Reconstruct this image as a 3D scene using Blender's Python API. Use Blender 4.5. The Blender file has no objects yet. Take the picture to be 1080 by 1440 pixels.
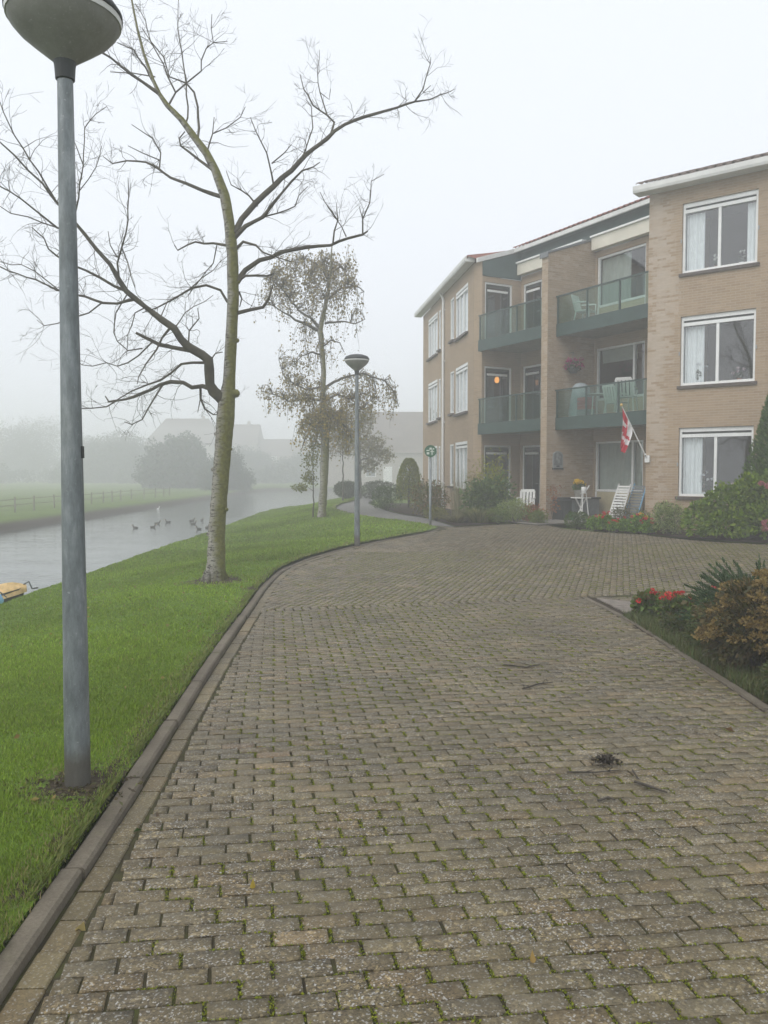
import bpy, bmesh, math, random
import numpy as np
from mathutils import Vector, Matrix
R = math.radians
rng = np.random.default_rng(7)
random.seed(11)
scene = bpy.context.scene
COL = scene.collection

# ------------------------------------------------------------------ camera, sky, sun, exposure
cam_d = bpy.data.cameras.new('camera')
cam = bpy.data.objects.new('camera', cam_d)
COL.objects.link(cam)
cam.location = (0, 0, 1.65)
cam.rotation_euler = (R(90 - 2.75), 0, 0)
cam_d.sensor_fit = 'VERTICAL'
cam_d.sensor_height = 24.0
cam_d.lens = 24.0 * 1165 / 1440
cam_d.clip_start = 0.05
cam_d.clip_end = 2000
scene.camera = cam

SUN_EL, SUN_AZ = R(48), R(225)
world = bpy.data.worlds.new('World')
scene.world = world
world.use_nodes = True
wn, wl = world.node_tree.nodes, world.node_tree.links
wn.clear()
sky = wn.new('ShaderNodeTexSky'); sky.sky_type = 'NISHITA'; sky.sun_disc = False
sky.sun_elevation = SUN_EL; sky.sun_rotation = SUN_AZ
sky.air_density = 1.0; sky.dust_density = 6.0; sky.ozone_density = 1.0
hsv = wn.new('ShaderNodeHueSaturation'); hsv.inputs['Saturation'].default_value = 0.22
mixw = wn.new('ShaderNodeMix'); mixw.data_type = 'RGBA'
mixw.inputs[0].default_value = 0.8
mixw.inputs[7].default_value = (8.9, 9.35, 10.0, 1)
bg = wn.new('ShaderNodeBackground'); bg.inputs['Strength'].default_value = 0.1
wo = wn.new('ShaderNodeOutputWorld')
wl.new(sky.outputs[0], hsv.inputs['Color']); wl.new(hsv.outputs[0], mixw.inputs[6])
wl.new(mixw.outputs[2], bg.inputs['Color']); wl.new(bg.outputs[0], wo.inputs['Surface'])

sun_d = bpy.data.lights.new('sun', 'SUN')
sun_d.energy = 1.2; sun_d.angle = R(60); sun_d.color = (1, .96, .9)
sun = bpy.data.objects.new('sun', sun_d); COL.objects.link(sun)
sun.rotation_euler = (R(90) - SUN_EL, 0, R(180) - SUN_AZ)

vs = scene.view_settings
vs.view_transform = 'Standard'; vs.look = 'None'; vs.gamma = 1; vs.use_curve_mapping = False
vs.exposure = 0.35
cy = scene.cycles
cy.use_denoising = True
try:
    cy.denoiser = 'OPENIMAGEDENOISE'; cy.denoising_input_passes = 'RGB_ALBEDO_NORMAL'
    cy.denoising_prefilter = 'ACCURATE'
except Exception:
    pass
cy.max_bounces = 8; cy.diffuse_bounces = 3; cy.glossy_bounces = 3
cy.transmission_bounces = 4; cy.volume_bounces = 4; cy.transparent_max_bounces = 16

# ------------------------------------------------------------------ helpers: mesh building
class MB:
    """collects polygons in world metres, built as one mesh object"""
    def __init__(s):
        s.v = []; s.f = []; s.m = []; s.uv = []; s.c = []
    def poly(s, pts, mat=0, uv=None, col=None):
        i = len(s.v); s.v.extend([tuple(p) for p in pts])
        s.f.append(tuple(range(i, i + len(pts)))); s.m.append(mat); s.uv.append(uv); s.c.append(col)
    def hexa(s, p, mat=0, col=None):
        i = len(s.v); s.v.extend([tuple(q) for q in p])
        for f in ((0, 3, 2, 1), (4, 5, 6, 7), (0, 1, 5, 4), (1, 2, 6, 5), (2, 3, 7, 6), (3, 0, 4, 7)):
            s.f.append(tuple(i + k for k in f)); s.m.append(mat); s.uv.append(None); s.c.append(col)
    def box(s, fr, a0, a1, b0, b1, z0, z1, mat=0, col=None):
        s.hexa([fr.p(a0, b0, z0), fr.p(a1, b0, z0), fr.p(a1, b1, z0), fr.p(a0, b1, z0),
                fr.p(a0, b0, z1), fr.p(a1, b0, z1), fr.p(a1, b1, z1), fr.p(a0, b1, z1)], mat, col)
    def tube(s, pts, rad, sides=6, mat=0, col=None, cap=True):
        pts = [Vector(p) for p in pts]; n = len(pts)
        if n < 2: return
        base = len(s.v); ref = None
        for k in range(n):
            t = (pts[min(k + 1, n - 1)] - pts[max(k - 1, 0)])
            if t.length < 1e-9: t = Vector((0, 0, 1))
            t.normalize()
            if ref is None:
                ref = t.orthogonal().normalized()
            else:
                ref = ref - t * ref.dot(t)
                ref = ref.normalized() if ref.length > 1e-6 else t.orthogonal().normalized()
            q = t.cross(ref)
            r = rad[k] if hasattr(rad, '__len__') else rad
            for j in range(sides):
                a = 2 * math.pi * j / sides
                s.v.append(tuple(pts[k] + (ref * math.cos(a) + q * math.sin(a)) * r))
        for k in range(n - 1):
            for j in range(sides):
                j2 = (j + 1) % sides
                s.f.append((base + k * sides + j, base + k * sides + j2, base + (k + 1) * sides + j2, base + (k + 1) * sides + j))
                s.m.append(mat); s.uv.append(None); s.c.append(col)
        if cap:
            for k in (0, n - 1):
                s.f.append(tuple(base + k * sides + j for j in range(sides))); s.m.append(mat); s.uv.append(None); s.c.append(col)
    def lathe(s, prof, c=(0, 0, 0), sides=24, mat=0, mats=None, col=None):
        base = len(s.v)
        for (r, z) in prof:
            for j in range(sides):
                a = 2 * math.pi * j / sides
                s.v.append((c[0] + r * math.cos(a), c[1] + r * math.sin(a), c[2] + z))
        for k in range(len(prof) - 1):
            for j in range(sides):
                j2 = (j + 1) % sides
                s.f.append((base + k * sides + j, base + k * sides + j2, base + (k + 1) * sides + j2, base + (k + 1) * sides + j))
                s.m.append(mats[k] if mats else mat); s.uv.append(None); s.c.append(col)
    def build(s, name, mats, parent=None, smooth=False, loc=None):
        me = bpy.data.meshes.new(name)
        off = Vector(loc) if loc is not None else root_of(parent)
        me.from_pydata([(v[0] - off.x, v[1] - off.y, v[2] - off.z) for v in s.v], [], s.f)
        for m_ in (mats if isinstance(mats, (list, tuple)) else [mats]):
            me.materials.append(m_)
        me.polygons.foreach_set('material_index', s.m)
        if any(u is not None for u in s.uv):
            lay = me.uv_layers.new(name='UVMap')
            for p, u in zip(me.polygons, s.uv):
                if u is not None:
                    for li, w in zip(p.loop_indices, u): lay.data[li].uv = w
        if any(c is not None for c in s.c):
            at = me.color_attributes.new('Col', 'FLOAT_COLOR', 'CORNER')
            arr = np.ones((len(me.loops), 4), np.float32)
            for p, c in zip(me.polygons, s.c):
                if c is not None: arr[p.loop_start:p.loop_start + p.loop_total, :3] = c[:3]
            at.data.foreach_set('color', arr.ravel())
        if smooth: me.polygons.foreach_set('use_smooth', [True] * len(me.polygons))
        me.validate(); me.update()
        o = bpy.data.objects.new(name, me)
        COL.objects.link(o)
        if parent is not None: o.parent = parent
        elif loc is not None: o.location = loc
        return o

def root_of(o):
    v = Vector((0, 0, 0))
    while o is not None:
        v += Vector(o.location); o = o.parent
    return v

def mesh_np(name, V, F, mat, parent=None, col=None, smooth=False):
    """V (n,3) world metres, F (m,k) indices, col (m,3) one colour per face"""
    V = np.asarray(V, np.float32) - np.array(root_of(parent), np.float32)
    F = np.asarray(F, np.int32); m, k = F.shape
    me = bpy.data.meshes.new(name)
    me.vertices.add(len(V)); me.vertices.foreach_set('co', V.ravel())
    me.loops.add(m * k); me.loops.foreach_set('vertex_index', F.ravel())
    me.polygons.add(m)
    me.polygons.foreach_set('loop_start', np.arange(0, m * k, k, dtype=np.int32))
    me.polygons.foreach_set('loop_total', np.full(m, k, np.int32))
    if smooth: me.polygons.foreach_set('use_smooth', np.ones(m, bool))
    me.update(calc_edges=True)
    if col is not None:
        at = me.color_attributes.new('Col', 'FLOAT_COLOR', 'CORNER')
        c4 = np.ones((m, k, 4), np.float32); c4[:, :, :3] = np.asarray(col, np.float32)[:, None, :]
        at.data.foreach_set('color', c4.ravel())
    me.materials.append(mat)
    o = bpy.data.objects.new(name, me); COL.objects.link(o)
    if parent is not None: o.parent = parent
    return o

class Fr:
    """a plan frame: a along, b across (both horizontal unit vectors), z up"""
    def __init__(s, o, ax, bx=None):
        s.o = o; s.ax = ax; s.bx = bx if bx else (-ax[1], ax[0])
    def p(s, a, b, z):
        return (s.o[0] + s.ax[0] * a + s.bx[0] * b, s.o[1] + s.ax[1] * a + s.bx[1] * b, z)
WORLD = Fr((0, 0), (1, 0))
def frame_at(x, y, deg):
    return Fr((x, y), (math.cos(R(deg)), math.sin(R(deg))))

def tag(o, label=None, cat=None, group=None, kind=None):
    if label: o['label'] = label
    if cat: o['category'] = cat
    if group: o['group'] = group
    if kind: o['kind'] = kind
    return o
def thing(name, loc, label, cat, group=None):
    o = bpy.data.objects.new(name, None); COL.objects.link(o)
    o.empty_display_size = .2; o.location = loc
    return tag(o, label, cat, group)
def copy_tree(o, parent=None):
    c = o.copy(); COL.objects.link(c)
    if parent is not None: c.parent = parent
    for ch in list(o.children): copy_tree(ch, c)
    return c

def sstep(a, b, t):
    t = np.clip((t - a) / (b - a), 0, 1); return t * t * (3 - 2 * t)
def hz(x, y):                                   # the court rises a little towards the flats
    return 0.2 * sstep(8, 15, .874 * np.asarray(x, float) + .485 * np.asarray(y, float))

# ------------------------------------------------------------------ helpers: materials
def new_mat(name):
    m = bpy.data.materials.new(name); m.use_nodes = True
    nt = m.node_tree; nt.nodes.clear()
    out = nt.nodes.new('ShaderNodeOutputMaterial')
    return m, nt, out
def principled(nt, out, col=(.5, .5, .5), rough=.6, spec=.3, metal=0):
    b = nt.nodes.new('ShaderNodeBsdfPrincipled')
    b.inputs['Base Color'].default_value = (*col, 1); b.inputs['Roughness'].default_value = rough
    b.inputs['Specular IOR Level'].default_value = spec; b.inputs['Metallic'].default_value = metal
    nt.links.new(b.outputs[0], out.inputs['Surface']); return b
def node(nt, t, **kw):
    n = nt.nodes.new(t)
    for k, v in kw.items():
        if k in n.inputs: n.inputs[k].default_value = v
        else: setattr(n, k, v)
    return n
def noise(nt, vec, scale, detail=4, rough=.6, dist=0):
    n = node(nt, 'ShaderNodeTexNoise', Scale=scale, Detail=detail, Roughness=rough, Distortion=dist)
    if vec is not None: nt.links.new(vec, n.inputs['Vector'])
    return n.outputs['Fac']
def ramp(nt, fac, stops, interp='LINEAR'):
    r = nt.nodes.new('ShaderNodeValToRGB'); r.color_ramp.interpolation = interp
    e = r.color_ramp.elements
    while len(e) < len(stops): e.new(.5)
    for el, (p, c) in zip(e, stops):
        el.position = p; el.color = (*c, 1) if len(c) == 3 else c
    nt.links.new(fac, r.inputs[0]); return r.outputs[0]
def mixc(nt, fac, a, b, mode='MIX'):
    n = nt.nodes.new('ShaderNodeMix'); n.data_type = 'RGBA'; n.blend_type = mode
    for sock, v in ((0, fac), (6, a), (7, b)):
        if hasattr(v, 'links') or isinstance(v, bpy.types.NodeSocket): nt.links.new(v, n.inputs[sock])
        elif isinstance(v, (int, float)): n.inputs[sock].default_value = v
        else: n.inputs[sock].default_value = (*v, 1)
    return n.outputs[2]
def bump(nt, bsdf, h, strength=.3, dist=.01):
    b = node(nt, 'ShaderNodeBump', Strength=strength, Distance=dist)
    nt.links.new(h, b.inputs['Height']); nt.links.new(b.outputs[0], bsdf.inputs['Normal']); return b
def objco(nt): return nt.nodes.new('ShaderNodeTexCoord').outputs['Object']
def worldco(nt): return nt.nodes.new('ShaderNodeNewGeometry').outputs['Position']

def plain(name, col, rough=.6, spec=.3, metal=0, var=.12, scale=9, bmp=0):
    """painted or moulded surface with faint grime variation"""
    m, nt, out = new_mat(name); b = principled(nt, out, col, rough, spec, metal)
    co = worldco(nt)
    f = noise(nt, co, scale, 5, .65)
    d = tuple(c * (1 - var * 1.6) for c in col); l = tuple(min(1, c * (1 + var)) for c in col)
    nt.links.new(ramp(nt, f, [(.3, d), (.7, l)]), b.inputs['Base Color'])
    if bmp: bump(nt, b, noise(nt, co, scale * 8, 4), bmp, .004)
    return m
def leafy(name, gain=1.0, rough=.5, trans=.35):
    """leaf colour comes from the per-leaf attribute"""
    m, nt, out = new_mat(name)
    at = nt.nodes.new('ShaderNodeAttribute'); at.attribute_name = 'Col'
    b = nt.nodes.new('ShaderNodeBsdfPrincipled'); b.inputs['Roughness'].default_value = rough
    b.inputs['Specular IOR Level'].default_value = .25
    t = nt.nodes.new('ShaderNodeBsdfTranslucent')
    mx = nt.nodes.new('ShaderNodeMixShader'); mx.inputs[0].default_value = trans
    nt.links.new(at.outputs['Color'], b.inputs['Base Color']); nt.links.new(at.outputs['Color'], t.inputs['Color'])
    nt.links.new(b.outputs[0], mx.inputs[1]); nt.links.new(t.outputs[0], mx.inputs[2])
    nt.links.new(mx.outputs[0], out.inputs['Surface']); return m

M = {}
M['leaf'] = leafy('leaf')
M['blade'] = leafy('grass_blade', trans=.3, rough=.55)
M['petal'] = leafy('petal', trans=.25, rough=.7)
M['white_frame'] = plain('white_window_paint', (.72, .73, .72), .4, .4, var=.05, scale=3)
M['fascia'] = plain('white_fascia_board', (.62, .62, .6), .5, .3, var=.1, scale=2)
M['cream'] = plain('cream_panel', (.62, .59, .5), .6, .3, var=.08, scale=2)
M['beige'] = plain('beige_infill_panel', (.42, .37, .24), .6, .3, var=.08, scale=3)
M['green_clad'] = plain('dark_green_cladding', (.055, .09, .085), .6, .25, var=.1, scale=2)
M['green_steel'] = plain('green_balcony_steel', (.03, .06, .052), .4, .4, var=.15, scale=4)
M['dark_frame'] = plain('dark_door_paint', (.05, .058, .055), .4, .4, var=.1)
M['concrete'] = plain('balcony_concrete', (.26, .25, .22), .8, .2, var=.15, scale=5, bmp=.2)
M['lead'] = plain('lead_flashing', (.16, .17, .18), .6, .4, var=.15, scale=6)
M['sill'] = plain('dark_sill_brick', (.09, .075, .065), .7, .3, var=.2, scale=12, bmp=.2)
M['curtain'] = plain('net_curtain', (.82, .83, .8), .9, .1, var=.06, scale=6)
M['drape'] = plain('green_grey_drape', (.42, .46, .4), .9, .1, var=.08, scale=6)
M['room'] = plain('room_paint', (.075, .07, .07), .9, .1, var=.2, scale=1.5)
M['white_plastic'] = plain('white_plastic', (.7, .7, .68), .4, .4, var=.06)
M['grey_plastic'] = plain('grey_plastic', (.2, .22, .23), .5, .3, var=.1)
M['dark_plastic'] = plain('dark_plastic', (.035, .04, .04), .5, .3, var=.1)
M['red_plastic'] = plain('red_plastic', (.4, .05, .04), .45, .35, var=.1)
M['green_plastic'] = plain('green_plastic', (.03, .32, .12), .4, .4, var=.08)
M['blue_plastic'] = plain('blue_plastic', (.22, .46, .68), .45, .35, var=.1)
M['terracotta'] = plain('terracotta', (.3, .11, .06), .8, .2, var=.15)
M['stone_pot'] = plain('grey_stone_pot', (.3, .29, .26), .8, .2, var=.15)
M['soil'] = plain('dark_soil', (.045, .034, .024), .95, .1, var=.35, scale=30, bmp=.8)
M['bark_dark'] = plain('dark_twig_bark', (.075, .066, .056), .9, .1, var=.25, scale=15)
M['tarp'] = plain('yellow_tarp', (.55, .38, .17), .55, .3, var=.22, scale=5)
M['steel'] = plain('grey_steel', (.3, .32, .33), .45, .4, .5, var=.12, scale=8)
M['far_wall'] = plain('far_house_render', (.32, .28, .24), .9, .1, var=.1, scale=.7)
M['far_roof'] = plain('far_house_roof', (.13, .1, .085), .9, .1, var=.15, scale=1)
M['far_white'] = plain('far_house_white', (.75, .75, .73), .8, .1, var=.05)
M['far_glass'] = plain('far_house_glass', (.05, .06, .07), .2, .5, var=.1)
M['wood'] = plain('weathered_wood', (.2, .17, .14), .85, .2, var=.25, scale=10, bmp=.3)

def glass(name, tint=(.9, .93, .92), body=None, bf=0.0, ior=1.5):
    m, nt, out = new_mat(name)
    tr = node(nt, 'ShaderNodeBsdfTransparent'); tr.inputs[0].default_value = (*tint, 1)
    gl = node(nt, 'ShaderNodeBsdfGlossy'); gl.inputs['Roughness'].default_value = .03
    gl.inputs['Color'].default_value = (1, 1, 1, 1)
    lw = node(nt, 'ShaderNodeLayerWeight', Blend=.5)          # same from both sides of the sheet
    pw = node(nt, 'ShaderNodeMath', operation='POWER'); pw.inputs[1].default_value = 4.5; nt.links.new(lw.outputs['Facing'], pw.inputs[0])
    fr = node(nt, 'ShaderNodeMath', operation='MULTIPLY_ADD'); r0 = ((ior - 1) / (ior + 1)) ** 2
    nt.links.new(pw.outputs[0], fr.inputs[0]); fr.inputs[1].default_value = 1 - r0; fr.inputs[2].default_value = r0
    base = tr.outputs[0]
    if body:
        df = node(nt, 'ShaderNodeBsdfDiffuse'); df.inputs[0].default_value = (*body, 1)
        mb_ = node(nt, 'ShaderNodeMixShader'); mb_.inputs[0].default_value = bf
        nt.links.new(tr.outputs[0], mb_.inputs[1]); nt.links.new(df.outputs[0], mb_.inputs[2]); base = mb_.outputs[0]
    mx = node(nt, 'ShaderNodeMixShader')
    nt.links.new(fr.outputs[0], mx.inputs[0]); nt.links.new(base, mx.inputs[1]); nt.links.new(gl.outputs[0], mx.inputs[2])
    nt.links.new(mx.outputs[0], out.inputs['Surface']); return m
M['pane'] = glass('window_glass', (.86, .9, .93), ior=2.15)
M['green_glass'] = glass('green_balcony_glass', (.72, .82, .78), (.05, .13, .11), .07, ior=1.38)

def brick_mat():
    m, nt, out = new_mat('tan_brick'); b = principled(nt, out, rough=.85, spec=.2)
    uv = nt.nodes.new('ShaderNodeUVMap').outputs[0]; co = worldco(nt)
    br = node(nt, 'ShaderNodeTexBrick', Scale=1.0); br.inputs['Brick Width'].default_value = .225
    br.inputs['Row Height'].default_value = .0625; br.inputs['Mortar Size'].default_value = .0055
    br.inputs['Mortar Smooth'].default_value = .2; br.inputs['Bias'].default_value = 0
    br.inputs['Color1'].default_value = (0, 0, 0, 1); br.inputs['Color2'].default_value = (1, 1, 1, 1)
    br.inputs['Mortar'].default_value = (.5, .5, .5, 1); br.offset = .5
    nt.links.new(uv, br.inputs['Vector'])
    sep = nt.nodes.new('ShaderNodeRGBToBW'); nt.links.new(br.outputs['Color'], sep.inputs[0])
    tone = ramp(nt, sep.outputs[0], [(0, (.275, .195, .125)), (.35, (.335, .245, .16)), (.7, (.37, .275, .185)), (1, (.3, .225, .155))])
    big = noise(nt, co, .6, 4)
    tone = mixc(nt, .4, tone, ramp(nt, big, [(.3, (.25, .185, .125)), (.7, (.38, .285, .195))]))
    # lime bloom, washed down from the top of exposed corners: mask comes from the wall's own attribute
    at = nt.nodes.new('ShaderNodeAttribute'); at.attribute_name = 'Col'
    st = noise(nt, co, 5, 5, .7)
    rowv = nt.nodes.new('ShaderNodeMapping'); rowv.inputs['Scale'].default_value = (2.2, 2.2, 16); nt.links.new(co, rowv.inputs[0])
    st2 = mixc(nt, .55, noise(nt, rowv.outputs[0], 1.2, 3, .6), sep.outputs[0])
    sb = nt.nodes.new('ShaderNodeSeparateColor'); nt.links.new(at.outputs['Color'], sb.inputs[0])
    mul = node(nt, 'ShaderNodeMath', operation='MULTIPLY'); nt.links.new(st, mul.inputs[0]); nt.links.new(st2, mul.inputs[1])
    mul2 = node(nt, 'ShaderNodeMath', operation='MULTIPLY'); nt.links.new(mul.outputs[0], mul2.inputs[0]); nt.links.new(sb.outputs[0], mul2.inputs[1])
    f = ramp(nt, mul2.outputs[0], [(.16, (0, 0, 0)), (.2, (.3, .3, .3)), (.42, (.5, .5, .5))])
    tone = mixc(nt, f, tone, (.5, .45, .39))
    col = mixc(nt, br.outputs['Fac'], tone, (.37, .315, .245))
    nt.links.new(col, b.inputs['Base Color'])
    inv = node(nt, 'ShaderNodeMath', operation='SUBTRACT'); inv.inputs[0].default_value = 1; nt.links.new(br.outputs['Fac'], inv.inputs[1])
    bump(nt, b, inv.outputs[0], .5, .006); return m
M['brick'] = brick_mat()

def tile_mat(name, c0, c1):
    m, nt, out = new_mat(name); b = principled(nt, out, rough=.75, spec=.25); co = worldco(nt)
    c = ramp(nt, noise(nt, co, 3, 5, .7), [(.3, c0), (.7, c1)])
    lich = ramp(nt, noise(nt, co, 22, 4, .7), [(.6, (0, 0, 0)), (.72, (1, 1, 1))])
    nt.links.new(mixc(nt, lich, c, (.2, .19, .15)), b.inputs['Base Color'])
    bump(nt, b, noise(nt, co, 40, 3), .2, .005); return m
M['red_tile'] = tile_mat('red_roof_tile', (.15, .05, .035), (.22, .075, .05))
M['brown_tile'] = tile_mat('brown_roof_tile', (.085, .06, .048), (.13, .095, .075))

def paver_mat(name='concrete_paver', speck=1.0, tone0=(.16, .13, .1)):
    m, nt, out = new_mat(name); b = principled(nt, out, rough=.58, spec=.4)
    co = worldco(nt)
    at = nt.nodes.new('ShaderNodeAttribute'); at.attribute_name = 'Col'
    v = node(nt, 'ShaderNodeTexVoronoi', Scale=170); nt.links.new(co, v.inputs['Vector'])
    sv = nt.nodes.new('ShaderNodeSeparateColor'); nt.links.new(v.outputs['Color'], sv.inputs[0])
    agg = ramp(nt, sv.outputs[0], [(0, (.34, .32, .3)), (.22, (.62, .6, .58)), (.5, (.95, .92, .88)), (.85, (1.25, 1.22, 1.18)), (1, (1.5, 1.48, 1.45))])
    v2 = node(nt, 'ShaderNodeTexVoronoi', Scale=70); nt.links.new(co, v2.inputs['Vector'])
    sv2 = nt.nodes.new('ShaderNodeSeparateColor'); nt.links.new(v2.outputs['Color'], sv2.inputs[0])
    agg2 = ramp(nt, sv2.outputs[1], [(0, (.75, .72, .7)), (.8, (1.0, 1.0, 1.0)), (.92, (1.5, 1.48, 1.42)), (1, (2.2, 2.2, 2.15))])
    # worn smooth patches show less stone
    wear = ramp(nt, noise(nt, co, 2.2, 4, .6), [(.38, (1, 1, 1)), (.66, (.35, .35, .35))])
    agg = mixc(nt, wear, (1, 1, 1), agg); agg2 = mixc(nt, wear, (1, 1, 1), agg2)
    col = mixc(nt, speck, at.outputs['Color'], mixc(nt, 1, at.outputs['Color'], agg, 'MULTIPLY'))
    col = mixc(nt, speck, col, mixc(nt, 1, col, agg2, 'MULTIPLY'))
    blot = ramp(nt, noise(nt, co, .9, 5, .65), [(.3, (.66, .65, .62)), (.7, (1.16, 1.14, 1.08))])
    col = mixc(nt, 1, col, blot, 'MULTIPLY')
    chip = ramp(nt, sv.outputs[1], [(.87, (0, 0, 0)), (.93, (.8 * speck,) * 3)]); chip = mixc(nt, 1, chip, wear, 'MULTIPLY')
    col = mixc(nt, chip, col, (.4, .395, .375))
    alg = ramp(nt, noise(nt, co, 1.6, 6, .7), [(.46, (0, 0, 0)), (.78, (.42, .42, .42))])
    col = mixc(nt, alg, col, (.108, .092, .045))
    nt.links.new(col, b.inputs['Base Color'])
    bump(nt, b, sv.outputs[0], .35 * speck + .05, .003); return m
M['paver'] = paver_mat()
M['paver_smooth'] = paver_mat('smooth_concrete', .6)

def joint_mat():
    m, nt, out = new_mat('mossy_joint_sand'); b = principled(nt, out, rough=.95, spec=.1); co = worldco(nt)
    c = ramp(nt, noise(nt, co, 7, 5, .7), [(.36, (.04, .033, .024)), (.55, (.055, .052, .024)), (.72, (.065, .08, .02))])
    nt.links.new(c, b.inputs['Base Color']); bump(nt, b, noise(nt, co, 120, 3), .6, .006); return m
M['joint'] = joint_mat()
def lawn_mat():
    m, nt, out = new_mat('lawn_turf'); b = principled(nt, out, rough=.9, spec=.15); co = worldco(nt)
    c = ramp(nt, noise(nt, co, .8, 5, .65), [(.3, (.09, .155, .02)), (.55, (.12, .2, .024)), (.75, (.155, .225, .034))])
    fine = ramp(nt, noise(nt, co, 30, 4, .75), [(.3, (.5, .5, .5)), (.7, (1.3, 1.3, 1.3))])
    c = mixc(nt, 1, c, fine, 'MULTIPLY')
    at = nt.nodes.new('ShaderNodeAttribute'); at.attribute_name = 'Col'
    sp = nt.nodes.new('ShaderNodeSeparateColor'); nt.links.new(at.outputs['Color'], sp.inputs[0])
    ad = node(nt, 'ShaderNodeMath', operation='MULTIPLY_ADD'); nt.links.new(noise(nt, co, 6, 5, .7), ad.inputs[0]); ad.inputs[1].default_value = .9
    nt.links.new(sp.outputs[0], ad.inputs[2])
    f = ramp(nt, ad.outputs[0], [(.85, (0, 0, 0)), (1.15, (1, 1, 1))])
    c = mixc(nt, f, c, ramp(nt, noise(nt, co, 25, 4), [(.3, (.035, .027, .018)), (.7, (.075, .06, .035))]))
    nt.links.new(c, b.inputs['Base Color']); bump(nt, b, noise(nt, co, 45, 4, .7), .8, .03); return m
M['lawn'] = lawn_mat()
def ground_mat():
    m, nt, out = new_mat('rough_grass_ground'); b = principled(nt, out, rough=.95, spec=.1); co = worldco(nt)
    c = ramp(nt, noise(nt, co, .35, 6, .7), [(.3, (.07, .1, .02)), (.55, (.1, .15, .025)), (.75, (.13, .16, .04))])
    sx = nt.nodes.new('ShaderNodeSeparateXYZ'); nt.links.new(co, sx.inputs[0])
    f = ramp(nt, node_map(nt, sx.outputs[2], -.52, -.38), [(0, (1, 1, 1)), (1, (0, 0, 0))])
    c = mixc(nt, f, c, (.06, .048, .035))
    nt.links.new(c, b.inputs['Base Color']); bump(nt, b, noise(nt, co, 14, 4, .7), .8, .05); return m
def node_map(nt, s, a, b_):
    n = nt.nodes.new('ShaderNodeMapRange'); n.inputs[1].default_value = a; n.inputs[2].default_value = b_
    nt.links.new(s, n.inputs[0]); return n.outputs[0]
M['ground'] = ground_mat()
def water_mat():
    m, nt, out = new_mat('canal_water'); b = principled(nt, out, (.07, .078, .075), .05, .5)
    b.inputs['IOR'].default_value = 1.33
    co = worldco(nt)
    mp = nt.nodes.new('ShaderNodeMapping'); mp.inputs['Scale'].default_value = (1, 1.8, 1); nt.links.new(co, mp.inputs[0])
    h1 = noise(nt, mp.outputs[0], 2.6, 3, .55); h2 = noise(nt, mp.outputs[0], .45, 2, .5)
    ad = node(nt, 'ShaderNodeMath', operation='MULTIPLY'); nt.links.new(h1, ad.inputs[0]); nt.links.new(h2, ad.inputs[1])
    bump(nt, b, ad.outputs[0], .22, .1); return m
M['water'] = water_mat()
def asphalt_mat():
    m, nt, out = new_mat('grey_path_asphalt'); b = principled(nt, out, rough=.85, spec=.2); co = worldco(nt)
    c = ramp(nt, noise(nt, co, 90, 3, .8), [(.3, (.1, .098, .092)), (.7, (.2, .195, .185))])
    c = mixc(nt, .5, c, ramp(nt, noise(nt, co, .8, 4), [(.3, (.12, .115, .1)), (.7, (.18, .175, .165))]))
    nt.links.new(c, b.inputs['Base Color']); bump(nt, b, noise(nt, co, 120, 3), .4, .004); return m
M['asphalt'] = asphalt_mat()
def galv_mat():
    m, nt, out = new_mat('galvanised_steel'); b = principled(nt, out, rough=.5, spec=.4, metal=.35); co = objco(nt)
    mp = nt.nodes.new('ShaderNodeMapping'); mp.inputs['Scale'].default_value = (1, 1, .25); nt.links.new(co, mp.inputs[0])
    c = ramp(nt, noise(nt, mp.outputs[0], 11, 6, .75), [(.32, (.1, .115, .12)), (.52, (.19, .213, .222)), (.72, (.34, .365, .37))])
    sc = ramp(nt, noise(nt, co, 45, 3, .8), [(.64, (0, 0, 0)), (.72, (1, 1, 1))])
    c = mixc(nt, mixc(nt, 1, sc, (.55, .55, .55), 'MULTIPLY'), c, (.44, .46, .45))
    st = ramp(nt, noise(nt, mp.outputs[0], 5, 4), [(.5, (0, 0, 0)), (.75, (.5, .5, .5))])
    c = mixc(nt, st, c, (.12, .13, .11))
    sx = nt.nodes.new('ShaderNodeSeparateXYZ'); nt.links.new(co, sx.inputs[0])
    ad = node(nt, 'ShaderNodeMath', operation='MULTIPLY_ADD'); nt.links.new(noise(nt, co, 12, 4), ad.inputs[0]); ad.inputs[1].default_value = -.12
    nt.links.new(sx.outputs[2], ad.inputs[2])
    f = ramp(nt, node_map(nt, ad.outputs[0], -.05, .4), [(.3, (1, 1, 1)), (.5, (0, 0, 0))])
    c = mixc(nt, mixc(nt, 1, f, (.75, .75, .75), 'MULTIPLY'), c, (.075, .06, .045))
    nt.links.new(c, b.inputs['Base Color']); return m
M['galv'] = galv_mat()
def lamp_shell_mat():
    m, nt, out = new_mat('weathered_lamp_shade'); b = principled(nt, out, rough=.55, spec=.3); co = objco(nt)
    c = ramp(nt, noise(nt, co, 6, 5, .7), [(.3, (.17, .17, .15)), (.7, (.26, .26, .235))])
    sp = ramp(nt, noise(nt, co, 70, 3, .8), [(.6, (0, 0, 0)), (.7, (1, 1, 1))])
    c = mixc(nt, mixc(nt, 1, sp, (.5, .5, .5), 'MULTIPLY'), c, (.42, .42, .38))
    nt.links.new(c, b.inputs['Base Color']); return m
M['lamp_shade'] = lamp_shell_mat()
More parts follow.
